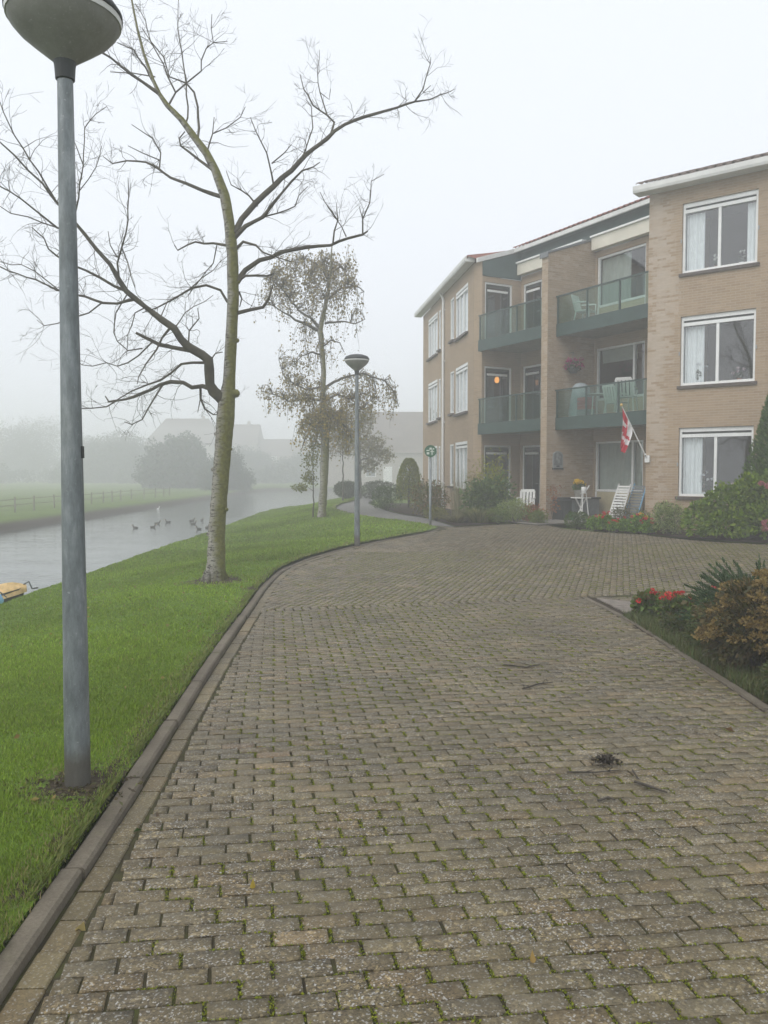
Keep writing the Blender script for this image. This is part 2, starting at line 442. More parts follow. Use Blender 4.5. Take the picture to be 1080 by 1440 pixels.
def birch_mat(name, moss=1.0):
    m, nt, out = new_mat(name); b = principled(nt, out, rough=.9, spec=.15); co = objco(nt)
    mp = nt.nodes.new('ShaderNodeMapping'); mp.inputs['Scale'].default_value = (1, 1, 3); nt.links.new(co, mp.inputs[0])
    pale = ramp(nt, noise(nt, co, 14, 5, .7), [(.3, (.2, .19, .165)), (.7, (.38, .365, .32))])
    lent = ramp(nt, noise(nt, mp.outputs[0], 11, 5, .75), [(.5, (0, 0, 0)), (.6, (1, 1, 1))])
    c = mixc(nt, lent, pale, (.045, .04, .034))
    ge = nt.nodes.new('ShaderNodeNewGeometry'); sx = nt.nodes.new('ShaderNodeSeparateXYZ'); nt.links.new(ge.outputs['Normal'], sx.inputs[0])
    sz = nt.nodes.new('ShaderNodeSeparateXYZ'); nt.links.new(co, sz.inputs[0])
    # green algae film on the side away from the weather, thinner near the foot
    a = node(nt, 'ShaderNodeMath', operation='MULTIPLY_ADD'); nt.links.new(sx.outputs[0], a.inputs[0]); a.inputs[1].default_value = .42; nt.links.new(noise(nt, co, 7, 5, .7), a.inputs[2])
    hgt = node_map(nt, sz.outputs[2], .1, 1.2)
    a2 = node(nt, 'ShaderNodeMath', operation='MULTIPLY_ADD'); nt.links.new(hgt, a2.inputs[0]); a2.inputs[1].default_value = .22; nt.links.new(a.outputs[0], a2.inputs[2])
    g = ramp(nt, a2.outputs[0], [(.47, (0, 0, 0)), (.8, (.95 * moss,) * 3)])
    c = mixc(nt, g, c, ramp(nt, noise(nt, co, 22, 4), [(.3, (.085, .085, .02)), (.7, (.17, .165, .045))]))
    dark = ramp(nt, node_map(nt, sz.outputs[2], 0, .22), [(0, (.8, .8, .8)), (1, (0, 0, 0))])
    c = mixc(nt, dark, c, (.04, .033, .026))
    nt.links.new(c, b.inputs['Base Color']); bump(nt, b, noise(nt, mp.outputs[0], 18, 5, .7), .7, .02); return m
M['birch'] = birch_mat('mossy_birch_bark')
M['birch_pale'] = birch_mat('pale_birch_bark', .9)
def limb_mat():
    m, nt, out = new_mat('limb_bark'); b = principled(nt, out, rough=.9, spec=.15); co = worldco(nt)
    c = ramp(nt, noise(nt, co, 6, 5, .7), [(.3, (.05, .045, .036)), (.6, (.09, .082, .06)), (.8, (.12, .115, .06))])
    nt.links.new(c, b.inputs['Base Color']); bump(nt, b, noise(nt, co, 60, 3), .5, .006); return m
M['limb'] = limb_mat()
def kerb_mat():
    m, nt, out = new_mat('kerb_concrete'); b = principled(nt, out, rough=.85, spec=.25); co = worldco(nt)
    c = ramp(nt, noise(nt, co, 2.5, 6, .7), [(.3, (.095, .08, .06)), (.55, (.14, .12, .09)), (.78, (.185, .16, .12))])
    g = ramp(nt, noise(nt, co, 90, 3, .8), [(.3, (.75, .75, .75)), (.7, (1.25, 1.25, 1.25))])
    c = mixc(nt, 1, c, g, 'MULTIPLY')
    al = ramp(nt, noise(nt, co, 3.1, 5, .7), [(.55, (0, 0, 0)), (.75, (.6, .6, .6))])
    c = mixc(nt, al, c, (.09, .095, .04))
    nt.links.new(c, b.inputs['Base Color']); bump(nt, b, noise(nt, co, 70, 4), .5, .005); return m
M['kerb'] = kerb_mat()

# ------------------------------------------------------------------ helpers: foliage
GAIN = np.array([1.05, 1.05, .9])
def jitter_cols(n, cols, spread=.25):
    cols = np.asarray(cols, float); k = rng.integers(0, len(cols), n); k2 = rng.integers(0, len(cols), n)
    t = rng.random((n, 1)); c = cols[k] * (1 - t) + cols[k2] * t
    return c * (1 + spread * (rng.random((n, 1)) * 2 - 1))
def leaves(P, L, W, cols, droop=0.0, up=0.0, dirs=None, spread=.25, fold=.25):
    """one folded rhombic leaf (two triangles sharing the midrib) per point"""
    n = len(P); P = np.asarray(P, float)
    d = rng.normal(size=(n, 3)) if dirs is None else np.asarray(dirs, float) + .35 * rng.normal(size=(n, 3))
    d[:, 2] += up - droop
    d /= np.linalg.norm(d, axis=1, keepdims=True) + 1e-9
    s = np.cross(d, rng.normal(size=(n, 3))); s /= np.linalg.norm(s, axis=1, keepdims=True) + 1e-9
    nn = np.cross(d, s)
    L = L * (.6 + .8 * rng.random((n, 1))); W = W * (.6 + .8 * rng.random((n, 1)))
    a = P - d * L * .5; b = P + d * L * .5
    m1 = P + s * W * .5 + nn * W * fold; m2 = P - s * W * .5 + nn * W * fold
    V = np.stack([a, m1, b, m2], 1).reshape(-1, 3)
    i = np.arange(n) * 4
    F = np.concatenate([np.stack([i, i + 1, i + 2], 1), np.stack([i, i + 2, i + 3], 1)])
    c = jitter_cols(n, cols, spread) * GAIN
    return V, F, np.concatenate([c, c])
def ell_points(n, c, r, shell=.55, low=-1.0, lump=0.0):
    d = rng.normal(size=(n * 2, 3)); d /= np.linalg.norm(d, axis=1, keepdims=True)
    d = d[d[:, 2] > low][:n]; k = len(d)
    rad = (shell + (1 - shell) * rng.random((k, 1)) ** .6)
    if lump:
        ph = rng.random(6) * 6.28
        rad *= 1 + lump * (np.sin(d[:, :1] * 5 + ph[0]) * np.sin(d[:, 1:2] * 5 + ph[1]) + .6 * np.sin(d[:, 2:] * 7 + ph[2]) * np.sin(d[:, :1] * 8 + ph[3]))
    return np.asarray(c) + d * rad * np.asarray(r), d
def join(parts):
    V, F, C, o = [], [], [], 0
    for v, f, c in parts:
        V.append(v); F.append(f + o); C.append(c); o += len(v)
    return np.concatenate(V), np.concatenate(F), np.concatenate(C)
def foliage(name, parent, parts, mat=None, kind='stuff'):
    V, F, C = join(parts)
    o = mesh_np(name, V, F, mat or M['leaf'], parent, C)
    if kind: o['kind'] = kind
    return o
def stems(parent, base, tips, r0=.012, r1=.004, mat=None, name='stem'):
    mb = MB()
    for t in tips:
        b = Vector(base) + Vector((random.uniform(-.05, .05), random.uniform(-.05, .05), 0)); t = Vector(t)
        mid = (b + t) / 2 + Vector((random.uniform(-.05, .05), random.uniform(-.05, .05), .06))
        mb.tube([b, mid, t], [r0, (r0 + r1) / 2, r1], 5)
    return mb.build(name, mat or M['bark_dark'], parent)
def shrub(name, label, cat, x, y, r, h, cols, L=.05, W=.03, n=2500, z=None, shell=.5, lump=.25, droop=.2, group=None, nblob=6, up=0.0, flat=.8):
    z0 = float(hz(x, y)) if z is None else z
    t = thing(name, (x, y, z0), label, cat, group)
    parts = []; tips = []
    rx, ry = (r, r) if not hasattr(r, '__len__') else r
    for k in range(nblob):
        a = 6.28 * k / nblob + random.random(); q = .5 if k else 0
        c = (x + rx * q * math.cos(a), y + ry * q * math.sin(a), z0 + h * random.uniform(.42, .58) if k else z0 + h * .55)
        rr = (rx * random.uniform(.5, .62), ry * random.uniform(.5, .62), h * random.uniform(.38, .48)) if k else (rx * .72, ry * .72, h * .46)
        P, d = ell_points(n // nblob, c, rr, shell, -1, lump)
        keep = P[:, 2] > z0 + .01
        P, d = P[keep], d[keep]
        parts.append(leaves(P, L, W, cols, droop, up, dirs=d)); tips.append(c)
    stems(t, (x, y, z0 - .02), tips, .012, .005)
    foliage('leaves', t, parts)
    return t
def flower_head(parent, c, r, cols, n=60, size=.02, name='flower_head'):
    P, d = ell_points(n, c, (r, r, r * .75), .75)
    V, F, C = leaves(P, size, size, np.asarray(cols, float) / GAIN, dirs=d, fold=.05)
    return mesh_np(name, V, F, M['petal'], parent, C)

# limb paths in metres: (x, y, z, radius)
BIRCH_TRUNK = [(-2.52,12.27,-0.042,0.1737),(-2.508,12.27,0.16,0.1481),(-2.496,12.27,0.32,0.1349),(-2.48,12.27,0.796,0.1226),(-2.433,12.27,1.377,0.1226),(-2.386,12.27,1.902,0.1206),(-2.339,12.27,2.426,0.1308),(-2.315,12.27,2.718,0.1226),(-2.282,12.27,2.947,0.0919),(-2.245,12.27,3.569,0.0848),(-2.208,12.27,4.189,0.0838),(-2.213,12.27,4.805,0.0838),(-2.26,12.27,5.317,0.0776),(-2.319,12.27,5.674,0.0736),(-2.451,12.27,6.029,0.0613),(-2.582,12.27,6.283,0.0562),(-2.735,12.27,6.485,0.0511),(-2.938,12.27,6.758,0.0429),(-3.142,12.27,6.96,0.0368),(-3.253,12.27,7.121,0.0306),(-3.343,12.27,7.322,0.0245),(-3.472,12.27,7.693,0.0204),(-3.559,12.27,8.043,0.0174),(-3.616,12.27,8.343,0.0143),(-3.682,12.27,8.741,0.0092),(-3.717,12.27,9.137,0.0051)]
BIRCH_LIMBS = [[(-2.347,12.27,2.676,0.0868),(-2.421,12.227,2.766,0.0817),(-2.495,12.183,2.834,0.0766),(-2.537,12.14,2.933,0.0715),(-2.536,12.096,3.133,0.0715),(-2.536,12.053,3.271,0.0695),(-2.618,12.01,3.336,0.0644),(-2.801,11.966,3.441,0.0613),(-2.891,11.923,3.535,0.0562),(-2.98,11.88,3.689,0.0511),(-3.169,11.836,3.821,0.047),(-3.355,11.793,3.971,0.0429),(-3.491,11.749,4.081,0.0388),(-3.596,11.706,4.17,0.0368),(-3.679,11.663,4.308,0.0327),(-3.79,11.619,4.522,0.0306),(-3.968,11.576,4.724,0.0266),(-4.116,11.533,4.924,0.0235),(-4.243,11.489,5.084,0.0215),(-4.303,11.446,5.166,0.0204),(-4.428,11.402,5.295,0.0174),(-4.598,11.359,5.535,0.0153),(-4.768,11.316,5.689,0.0128),(-4.935,11.272,5.878,0.0102),(-5.101,11.229,6.029,0.0077),(-5.359,11.186,6.242,0.0051)],[(-2.179,12.27,5.133,0.047),(-2.088,12.352,5.362,0.0429),(-1.889,12.434,5.624,0.0409),(-1.636,12.516,5.889,0.0409),(-1.38,12.598,6.147,0.0388),(-1.174,12.68,6.406,0.0358),(-0.859,12.762,6.679,0.0306),(-0.594,12.844,6.923,0.0255),(-0.326,12.926,7.063,0.0225),(0.055,13.008,7.204,0.0194),(0.33,13.09,7.326,0.0174),(0.475,13.172,7.404,0.0153),(0.723,13.254,7.473,0.0102),(1.007,13.336,7.618,0.0061),(1.126,13.418,7.71,0.0041)],[(-2.18,12.27,5.072,0.0368),(-2.015,12.226,5.222,0.0306),(-1.75,12.183,5.341,0.0266),(-1.588,12.139,5.53,0.0204),(-1.326,12.096,5.817,0.0163),(-1.168,12.052,5.952,0.0129),(-1.012,12.008,5.986,0.0095),(-0.907,11.965,6.039,0.0061)],[(-2.154,12.27,4.426,0.045),(-2.034,12.31,4.61,0.0388),(-1.831,12.35,4.764,0.0347),(-1.521,12.39,4.888,0.0306),(-1.157,12.43,4.971,0.0266),(-0.791,12.47,5.013,0.0225),(-0.529,12.51,5.128,0.0194),(-0.318,12.55,5.192,0.0163),(-0.245,12.59,5.255,0.0102)],[(-3.253,12.27,7.121,0.0255),(-3.464,12.152,7.238,0.0204),(-3.73,12.034,7.4,0.0174),(-3.989,11.916,7.548,0.0133),(-4.292,11.798,7.701,0.0082)],[(-2.361,12.27,5.653,0.0327),(-2.649,12.315,5.76,0.0266),(-2.898,12.36,5.877,0.0225),(-3.137,12.405,5.975,0.0194),(-3.357,12.451,6.145,0.0163),(-3.526,12.496,6.234,0.0138),(-3.823,12.541,6.271,0.0112),(-4.05,12.586,6.246,0.0087),(-4.201,12.631,6.367,0.0061)],[(-2.147,12.27,3.983,0.0306),(-1.975,12.235,4.017,0.0266),(-1.762,12.201,4.052,0.0225),(-1.673,12.166,4.167,0.0163),(-1.605,12.132,4.364,0.0102)],[(-2.466,12.194,2.846,0.0378),(-2.665,12.251,2.914,0.0337),(-2.835,12.309,2.899,0.0306),(-2.974,12.366,2.978,0.0306),(-3.179,12.423,2.995,0.0286),(-3.354,12.48,2.958,0.0255),(-3.638,12.538,2.837,0.0225),(-3.925,12.595,2.746,0.0184),(-4.181,12.652,2.719,0.0153),(-4.253,12.71,2.81,0.0082)],[(-2.715,11.988,3.384,0.0327),(-2.949,11.944,3.418,0.0286),(-3.19,11.9,3.461,0.0266),(-3.379,11.855,3.555,0.0225),(-3.506,11.811,3.617,0.0163)],[(-3.491,11.749,4.071,0.0225),(-3.766,11.827,4.028,0.0194),(-3.993,11.905,4.053,0.0184),(-4.272,11.984,4.16,0.0163),(-4.473,12.062,4.207,0.0153),(-4.738,12.14,4.284,0.0133),(-5.077,12.218,4.455,0.0112),(-5.368,12.297,4.555,0.0097),(-5.662,12.375,4.677,0.0082),(-5.855,12.453,4.769,0.0051)],[(-3.559,11.717,4.163,0.0245),(-3.755,11.65,4.236,0.0204),(-3.928,11.582,4.338,0.0184),(-4.099,11.515,4.419,0.0163),(-4.248,11.448,4.47,0.0143),(-4.433,11.381,4.577,0.0123),(-4.52,11.314,4.654,0.0102),(-4.548,11.247,4.777,0.0082),(-4.678,11.18,4.898,0.0061)]]
BIRCH_BRANCHES = [[(-3.273,12.27,7.141,0.0143),(-3.46,12.328,7.52,0.0123),(-3.649,12.386,7.801,0.0092),(-3.904,12.444,7.931,0.0061)],[(-3.312,12.27,7.362,0.0102),(-3.523,12.362,7.435,0.0082),(-4.018,12.454,7.519,0.0061)],[(-3.132,12.27,6.94,0.0163),(-3.026,12.311,7.159,0.0133),(-3.147,12.352,7.4,0.0112),(-3.218,12.392,7.602,0.0092),(-3.432,12.433,7.976,0.0072),(-3.545,12.474,8.15,0.0051)],[(-3.026,12.311,7.159,0.0123),(-2.858,12.259,7.267,0.0112),(-2.629,12.207,7.413,0.0102),(-2.616,12.155,7.537,0.0092),(-2.532,12.104,7.68,0.0082),(-2.42,12.052,7.733,0.0072),(-2.438,12.0,7.902,0.0061),(-2.415,11.948,8.07,0.0051)],[(-2.42,12.052,7.733,0.0072),(-2.225,12.091,7.773,0.0041)],[(-2.704,12.27,6.485,0.0204),(-2.693,12.32,6.657,0.0184),(-2.721,12.371,6.983,0.0163),(-2.782,12.421,7.209,0.0143),(-2.907,12.472,7.364,0.0123),(-3.17,12.522,7.48,0.0102),(-3.263,12.573,7.791,0.0089),(-3.464,12.623,8.042,0.0077),(-3.548,12.674,8.357,0.0064),(-3.718,12.724,8.642,0.0051)],[(-2.888,12.27,6.657,0.0153),(-2.858,12.327,6.812,0.0133),(-2.887,12.384,7.314,0.0112),(-2.958,12.441,7.777,0.0092),(-3.03,12.497,8.162,0.0072),(-3.028,12.554,8.6,0.0051)],[(-2.572,12.27,6.283,0.0143),(-2.501,12.341,6.585,0.0097),(-2.492,12.412,6.848,0.0051)],[(-2.501,12.341,6.585,0.0092),(-2.291,12.274,6.639,0.0078),(-2.072,12.207,6.762,0.0065),(-1.988,12.14,6.884,0.0051)],[(-3.312,12.44,6.11,0.0123),(-3.3,12.485,6.364,0.0105),(-3.425,12.53,6.588,0.0087),(-3.595,12.576,6.709,0.0069),(-3.766,12.621,6.832,0.0051)],[(-3.317,12.462,6.253,0.0092),(-3.55,12.402,6.333,0.0072),(-3.739,12.342,6.412,0.0051)],[(-2.492,12.27,6.04,0.0225),(-2.693,12.298,6.192,0.0194),(-2.853,12.325,6.324,0.0163),(-2.973,12.353,6.416,0.0136),(-2.999,12.38,6.529,0.0109),(-2.921,12.408,6.642,0.0082)],[(0.475,13.172,7.404,0.0133),(0.604,13.098,7.565,0.0102),(0.709,13.025,7.905,0.0072),(0.716,12.951,7.976,0.0041)],[(0.605,13.117,7.52,0.0082),(0.727,13.143,7.639,0.0041)],[(-0.806,12.783,6.74,0.0204),(-0.755,12.838,6.952,0.0163),(-0.866,12.893,7.081,0.0143),(-1.087,12.948,7.253,0.0123),(-1.232,13.003,7.523,0.0087),(-1.291,13.059,7.761,0.0051)],[(-0.866,12.893,7.081,0.0112),(-0.98,12.976,7.457,0.0082),(-1.018,13.058,7.761,0.0061),(-1.001,13.141,8.176,0.0041)],[(-0.98,12.976,7.457,0.0072),(-0.837,12.952,7.34,0.0056),(-0.813,12.928,7.488,0.0041)],[(-1.636,12.516,5.889,0.0153),(-1.654,12.422,6.032,0.0128),(-1.712,12.327,6.305,0.0102),(-1.851,12.233,6.572,0.0077),(-1.917,12.139,6.734,0.0051)],[(-1.647,12.375,6.169,0.0102),(-1.454,12.341,6.31,0.0077),(-1.346,12.308,6.419,0.0051)],[(-1.329,12.619,6.206,0.0123),(-1.196,12.689,6.441,0.0107),(-1.073,12.759,6.836,0.0092),(-1.099,12.829,7.181,0.0066),(-1.191,12.899,7.317,0.0041)],[(-1.75,12.183,5.342,0.0123),(-1.549,12.224,5.405,0.0105),(-1.295,12.265,5.519,0.0087),(-1.246,12.307,5.686,0.0069),(-1.114,12.348,5.832,0.0051)],[(-1.869,12.434,5.573,0.0153),(-2.0,12.476,5.741,0.0123),(-2.112,12.517,5.827,0.0099),(-2.277,12.559,5.925,0.0075),(-2.357,12.6,6.147,0.0051)],[(-0.318,12.55,5.192,0.0133),(-0.316,12.484,5.402,0.011),(-0.21,12.419,5.619,0.0087),(-0.187,12.353,5.906,0.0064),(0.0,12.287,5.985,0.0041)],[(-0.316,12.484,5.402,0.0082),(-0.367,12.419,5.568,0.0041)],[(-0.76,12.47,5.023,0.0143),(-0.734,12.406,5.203,0.012),(-0.678,12.343,5.339,0.0097),(-0.778,12.279,5.473,0.0074),(-0.928,12.215,5.706,0.0051)],[(-0.678,12.343,5.339,0.0082),(-0.695,12.289,5.578,0.0041)],[(-0.561,12.51,5.149,0.0102),(-0.632,12.463,5.292,0.0072),(-0.839,12.417,5.567,0.0041)],[(-2.16,12.27,4.908,0.0255),(-2.05,12.235,5.001,0.0204),(-1.858,12.2,4.94,0.0163),(-1.751,12.165,4.829,0.0129),(-1.541,12.13,4.749,0.0095),(-1.332,12.094,4.679,0.0061)],[(-2.135,12.28,4.448,0.0204),(-2.025,12.252,4.514,0.0179),(-1.71,12.223,4.507,0.0153),(-1.602,12.195,4.531,0.0082)],[(-2.124,12.27,4.292,0.0163),(-2.09,12.308,4.197,0.0112),(-2.129,12.346,4.08,0.0061)],[(-2.305,12.27,4.959,0.0215),(-2.503,12.327,5.005,0.0163),(-2.777,12.384,5.041,0.0133),(-3.054,12.441,4.933,0.0102),(-3.12,12.498,5.021,0.0051)],[(-2.449,12.313,4.971,0.0102),(-2.512,12.356,4.724,0.0085),(-2.734,12.4,4.476,0.0068),(-2.904,12.443,4.277,0.0051)],[(-2.292,12.27,4.137,0.0215),(-2.386,12.225,4.303,0.0194),(-2.583,12.179,4.364,0.0184),(-2.779,12.134,4.313,0.0163),(-3.027,12.088,4.151,0.0133),(-3.252,12.043,4.02,0.0102),(-3.465,11.997,3.931,0.0061)],[(-2.779,12.134,4.324,0.0102),(-2.639,12.205,4.483,0.0082),(-2.497,12.277,4.602,0.0061),(-2.3,12.348,4.825,0.0041)],[(-4.413,11.413,5.269,0.0143),(-4.523,11.291,5.493,0.0128),(-4.684,11.168,5.775,0.0112),(-4.83,11.046,6.048,0.0092),(-4.908,10.923,6.287,0.0072),(-4.938,10.801,6.484,0.0051)],[(-4.243,11.489,5.064,0.0143),(-4.172,11.438,5.258,0.0123),(-4.079,11.386,5.667,0.0102),(-4.039,11.335,5.771,0.0085),(-4.102,11.283,5.976,0.0068),(-4.129,11.232,6.076,0.0051)],[(-4.039,11.335,5.771,0.0082),(-4.048,11.437,6.298,0.0068),(-3.925,11.539,6.53,0.0054),(-3.812,11.641,6.669,0.0041)],[(-4.121,11.412,5.459,0.0072),(-3.916,11.478,5.794,0.0056),(-3.856,11.543,6.104,0.0041)],[(-4.239,11.522,4.901,0.0163),(-4.448,11.438,4.973,0.0143),(-4.651,11.353,5.137,0.0123),(-4.851,11.269,5.299,0.0102),(-5.094,11.185,5.438,0.0082),(-5.24,11.1,5.52,0.0061)],[(-4.448,11.438,4.973,0.0092),(-4.805,11.373,5.096,0.0078),(-5.015,11.308,5.123,0.0065),(-5.127,11.243,5.197,0.0051)],[(-4.738,12.14,4.305,0.0102),(-5.07,12.209,4.565,0.0085),(-5.305,12.278,4.684,0.0068),(-5.648,12.348,4.743,0.0051)],[(-4.013,11.905,4.053,0.0112),(-4.21,11.941,3.92,0.01),(-4.448,11.978,3.857,0.0088),(-4.698,12.014,3.782,0.0076),(-4.897,12.051,3.759,0.0063),(-5.013,12.087,3.846,0.0051)],[(-3.679,11.663,4.308,0.0163),(-3.671,11.556,4.525,0.0143),(-3.565,11.449,4.738,0.0123),(-3.45,11.342,5.039,0.0099),(-3.404,11.235,5.334,0.0075),(-3.377,11.128,5.53,0.0051)],[(-3.661,11.529,4.596,0.0102),(-3.74,11.48,4.746,0.0077),(-3.75,11.431,4.923,0.0051)],[(-3.575,11.476,4.697,0.0102),(-3.478,11.404,4.487,0.0082),(-3.365,11.333,4.138,0.0061)],[(-2.528,12.064,3.231,0.0215),(-2.767,12.028,3.227,0.0184),(-2.912,11.991,3.202,0.0174),(-3.058,11.955,3.065,0.0158),(-3.202,11.919,2.96,0.0143),(-3.345,11.883,2.906,0.0119),(-3.589,11.847,2.802,0.0095),(-3.781,11.811,2.678,0.0072)],[(-4.042,12.623,2.738,0.0112),(-4.193,12.588,2.639,0.0099),(-4.396,12.553,2.614,0.0085),(-4.662,12.518,2.601,0.0072)],[(-3.307,12.466,2.957,0.0153),(-3.393,12.423,2.805,0.0135),(-3.511,12.381,2.591,0.0116),(-3.586,12.338,2.43,0.0098),(-3.732,12.296,2.354,0.008),(-3.823,12.253,2.393,0.0061)],[(-2.7,12.265,2.894,0.0204),(-2.709,12.299,2.741,0.0184),(-2.655,12.333,2.587,0.0143),(-2.536,12.367,2.505,0.0102),(-2.437,12.4,2.508,0.0061)],[(-2.709,12.299,2.741,0.0102),(-2.766,12.356,2.536,0.0051)],[(-3.027,11.869,3.707,0.0204),(-3.132,11.801,3.546,0.0163),(-3.196,11.732,3.366,0.0133),(-3.329,11.664,3.159,0.0102),(-3.411,11.596,2.974,0.0082),(-3.412,11.527,2.868,0.0051)],[(-3.305,11.878,3.488,0.0112),(-3.505,11.928,3.314,0.0104),(-3.674,11.979,3.22,0.0095),(-3.844,12.029,3.176,0.0086),(-4.014,12.08,3.234,0.0077),(-4.238,12.131,3.189,0.0069),(-4.411,12.181,3.216,0.006),(-4.481,12.232,3.274,0.0051)],[(-3.445,11.903,3.412,0.0102),(-3.663,11.952,3.388,0.0092),(-3.829,12.001,3.527,0.0082),(-3.894,12.05,3.657,0.0072)],[(-3.891,12.038,3.655,0.0092),(-3.837,11.979,3.927,0.0095),(-3.725,11.921,4.067,0.0099),(-3.624,11.862,4.184,0.0102)],[(-2.801,11.966,3.451,0.0133),(-2.777,11.918,3.665,0.0109),(-2.623,11.87,3.827,0.0085),(-2.631,11.822,3.967,0.0061)],[(-2.518,12.064,3.252,0.0123),(-2.44,12.092,3.368,0.0097),(-2.342,12.12,3.392,0.0072)],[(-3.355,11.793,3.971,0.0102),(-3.519,11.833,3.9,0.0082),(-3.636,11.874,3.608,0.0061),(-3.673,11.914,3.313,0.0041)],[(-2.98,11.88,3.689,0.0102),(-2.848,11.971,3.926,0.0072),(-2.457,12.062,4.196,0.0041)],[(-3.168,11.836,3.821,0.0092),(-3.088,11.924,4.067,0.0066),(-2.834,12.013,4.236,0.0041)]]
LEAFY_TRUNK = [(-2.118,28.0,0.064,0.1865),(-2.093,28.0,0.425,0.1585),(-2.043,28.0,1.027,0.1515),(-1.991,28.0,2.226,0.1632),(-1.988,28.0,2.943,0.1748),(-2.034,28.0,3.42,0.1166),(-2.056,28.0,4.134,0.1072),(-2.029,28.0,5.084,0.1002),(-2.097,28.0,6.03,0.1002),(-2.143,28.0,6.384,0.1119),(-2.022,28.0,6.973,0.0839),(-1.853,28.0,7.679,0.0699),(-1.804,28.0,8.148,0.0583),(-1.755,28.0,8.851,0.035),(-1.73,28.0,9.271,0.0187)]
LEAFY_LIMBS = [[(-2.143,28.0,6.36,0.0606),(-2.49,27.893,6.53,0.0513),(-2.952,27.786,6.699,0.0396),(-3.292,27.679,6.912,0.028),(-3.629,27.572,7.124,0.0198),(-3.918,27.466,7.149,0.0117)],[(-2.143,28.0,6.455,0.0606),(-2.369,27.869,6.714,0.0466),(-2.71,27.737,6.923,0.0381),(-3.047,27.606,7.246,0.0295),(-3.38,27.474,7.681,0.021),(-3.709,27.343,7.95,0.0117)],[(-1.976,28.0,6.62,0.042),(-1.42,27.839,6.662,0.028),(-0.941,27.677,6.563,0.0198),(-0.631,27.516,6.673,0.0117)],[(-1.878,28.0,7.444,0.042),(-1.432,28.135,7.826,0.0326),(-0.959,28.271,7.927,0.0233),(-0.675,28.406,7.766,0.014)],[(-1.805,28.0,8.031,0.0373),(-2.127,27.893,8.473,0.0288),(-2.471,27.786,8.68,0.0202),(-2.813,27.679,8.722,0.0117)],[(-2.078,28.0,4.491,0.042),(-2.644,28.164,4.436,0.035),(-3.021,28.328,4.644,0.028),(-3.401,28.492,4.903,0.021),(-3.541,28.655,5.285,0.0163),(-3.633,28.819,5.55,0.0117)],[(-2.056,28.0,4.063,0.0466),(-2.648,28.193,4.151,0.0385),(-3.151,28.386,4.048,0.0303),(-3.659,28.579,4.283,0.0221),(-4.223,28.773,4.447,0.014)],[(-2.031,28.0,4.491,0.0513),(-1.419,27.743,4.77,0.0408),(-0.703,27.486,4.904,0.0303),(0.0,27.229,4.643,0.0241),(0.345,26.972,4.226,0.0179),(0.479,26.715,3.748,0.0117)],[(-2.008,28.0,4.087,0.042),(-1.545,27.845,4.239,0.0326),(-1.064,27.69,4.06,0.0233),(-0.706,27.535,3.742,0.014)],[(-2.051,28.0,5.557,0.035),(-2.422,27.892,5.66,0.0272),(-2.721,27.785,5.527,0.0194),(-2.948,27.677,5.231,0.0117)],[(-2.034,28.0,3.42,0.042),(-2.405,28.121,3.188,0.0326),(-2.658,28.241,2.834,0.0233),(-2.793,28.362,2.476,0.014)],[(-2.01,28.0,3.539,0.042),(-1.566,28.185,3.432,0.0326),(-1.213,28.369,3.081,0.0233),(-1.1,28.554,2.725,0.014)],[(-1.804,28.0,8.265,0.0326),(-1.465,27.893,8.473,0.0256),(-1.295,27.786,8.331,0.0187),(-1.174,27.679,7.842,0.0117)],[(-2.074,28.0,5.841,0.0303),(-1.793,28.101,6.093,0.0241),(-1.488,28.202,6.014,0.0179),(-1.35,28.303,5.719,0.0117)]]
LEAFY_CLUMPS = [(-3.32,27.84,8.1,0.62,0.62,0.9),(-3.8,27.89,7.87,0.34,0.34,0.5),(-2.61,28.0,8.27,0.77,0.67,1),(-1.78,28.36,8.66,0.58,0.53,1),(-1.38,27.78,8.03,0.48,0.77,0.9),(-2.61,28.13,7.44,1.08,0.53,0.7),(-3.45,27.69,7.33,0.6,0.43,0.35),(-1.55,27.89,7.21,0.67,0.53,0.4),(-0.83,28.12,6.97,0.29,0.34,0.12),(-2.62,28.27,6.27,0.53,0.43,0.22),(-1.91,27.77,5.79,0.43,0.53,0.18),(-2.91,28.36,5.37,0.72,0.38,0.45),(-3.22,28.37,4.73,0.62,0.38,0.6),(-3.94,28.19,4.37,0.38,0.19,0.3),(-2.58,27.96,4.18,0.87,0.43,0.8),(-2.2,27.97,3.47,0.67,0.67,1),(-1.63,27.9,3.61,0.72,0.62,1),(-0.96,27.89,4.25,0.72,0.58,0.7),(-0.24,28.3,4.49,0.62,0.48,0.6),(0.29,27.71,4.09,0.24,0.48,0.35),(-2.63,27.66,3.06,0.38,0.53,0.5),(-1.44,28.11,2.82,0.48,0.38,0.3),(-2.5,27.76,6.03,0.34,0.96,0.15),(-3.35,27.9,4.25,0.6,0.29,0.3)]
# ================================================================== THE SETTING
def catmull(P, step=.25):
    P = [np.array(p, float) for p in P]; P = [2 * P[0] - P[1]] + P + [2 * P[-1] - P[-2]]; out = []
    for i in range(1, len(P) - 2):
        n = max(2, int(np.linalg.norm(P[i + 1] - P[i]) / step))
        for k in range(n):
            t = k / n
            out.append(.5 * ((2 * P[i]) + (P[i + 1] - P[i - 1]) * t + (2 * P[i - 1] - 5 * P[i] + 4 * P[i + 1] - P[i + 2]) * t * t + (3 * P[i] - P[i - 1] - 3 * P[i + 1] + P[i + 2]) * t ** 3))
    out.append(P[-2]); return np.array(out)
KERB = catmull([(-1.13, .2), (-1.185, 1.4), (-1.23, 2.5), (-1.295, 3.9), (-1.39, 5.49), (-1.49, 7.17), (-1.6, 9.51), (-1.71, 12.0), (-1.68, 14.0), (-1.35, 15.95), (-.63, 18.35), (.35, 20.12), (1.09, 21.2), (1.5, 22.2)], .12)
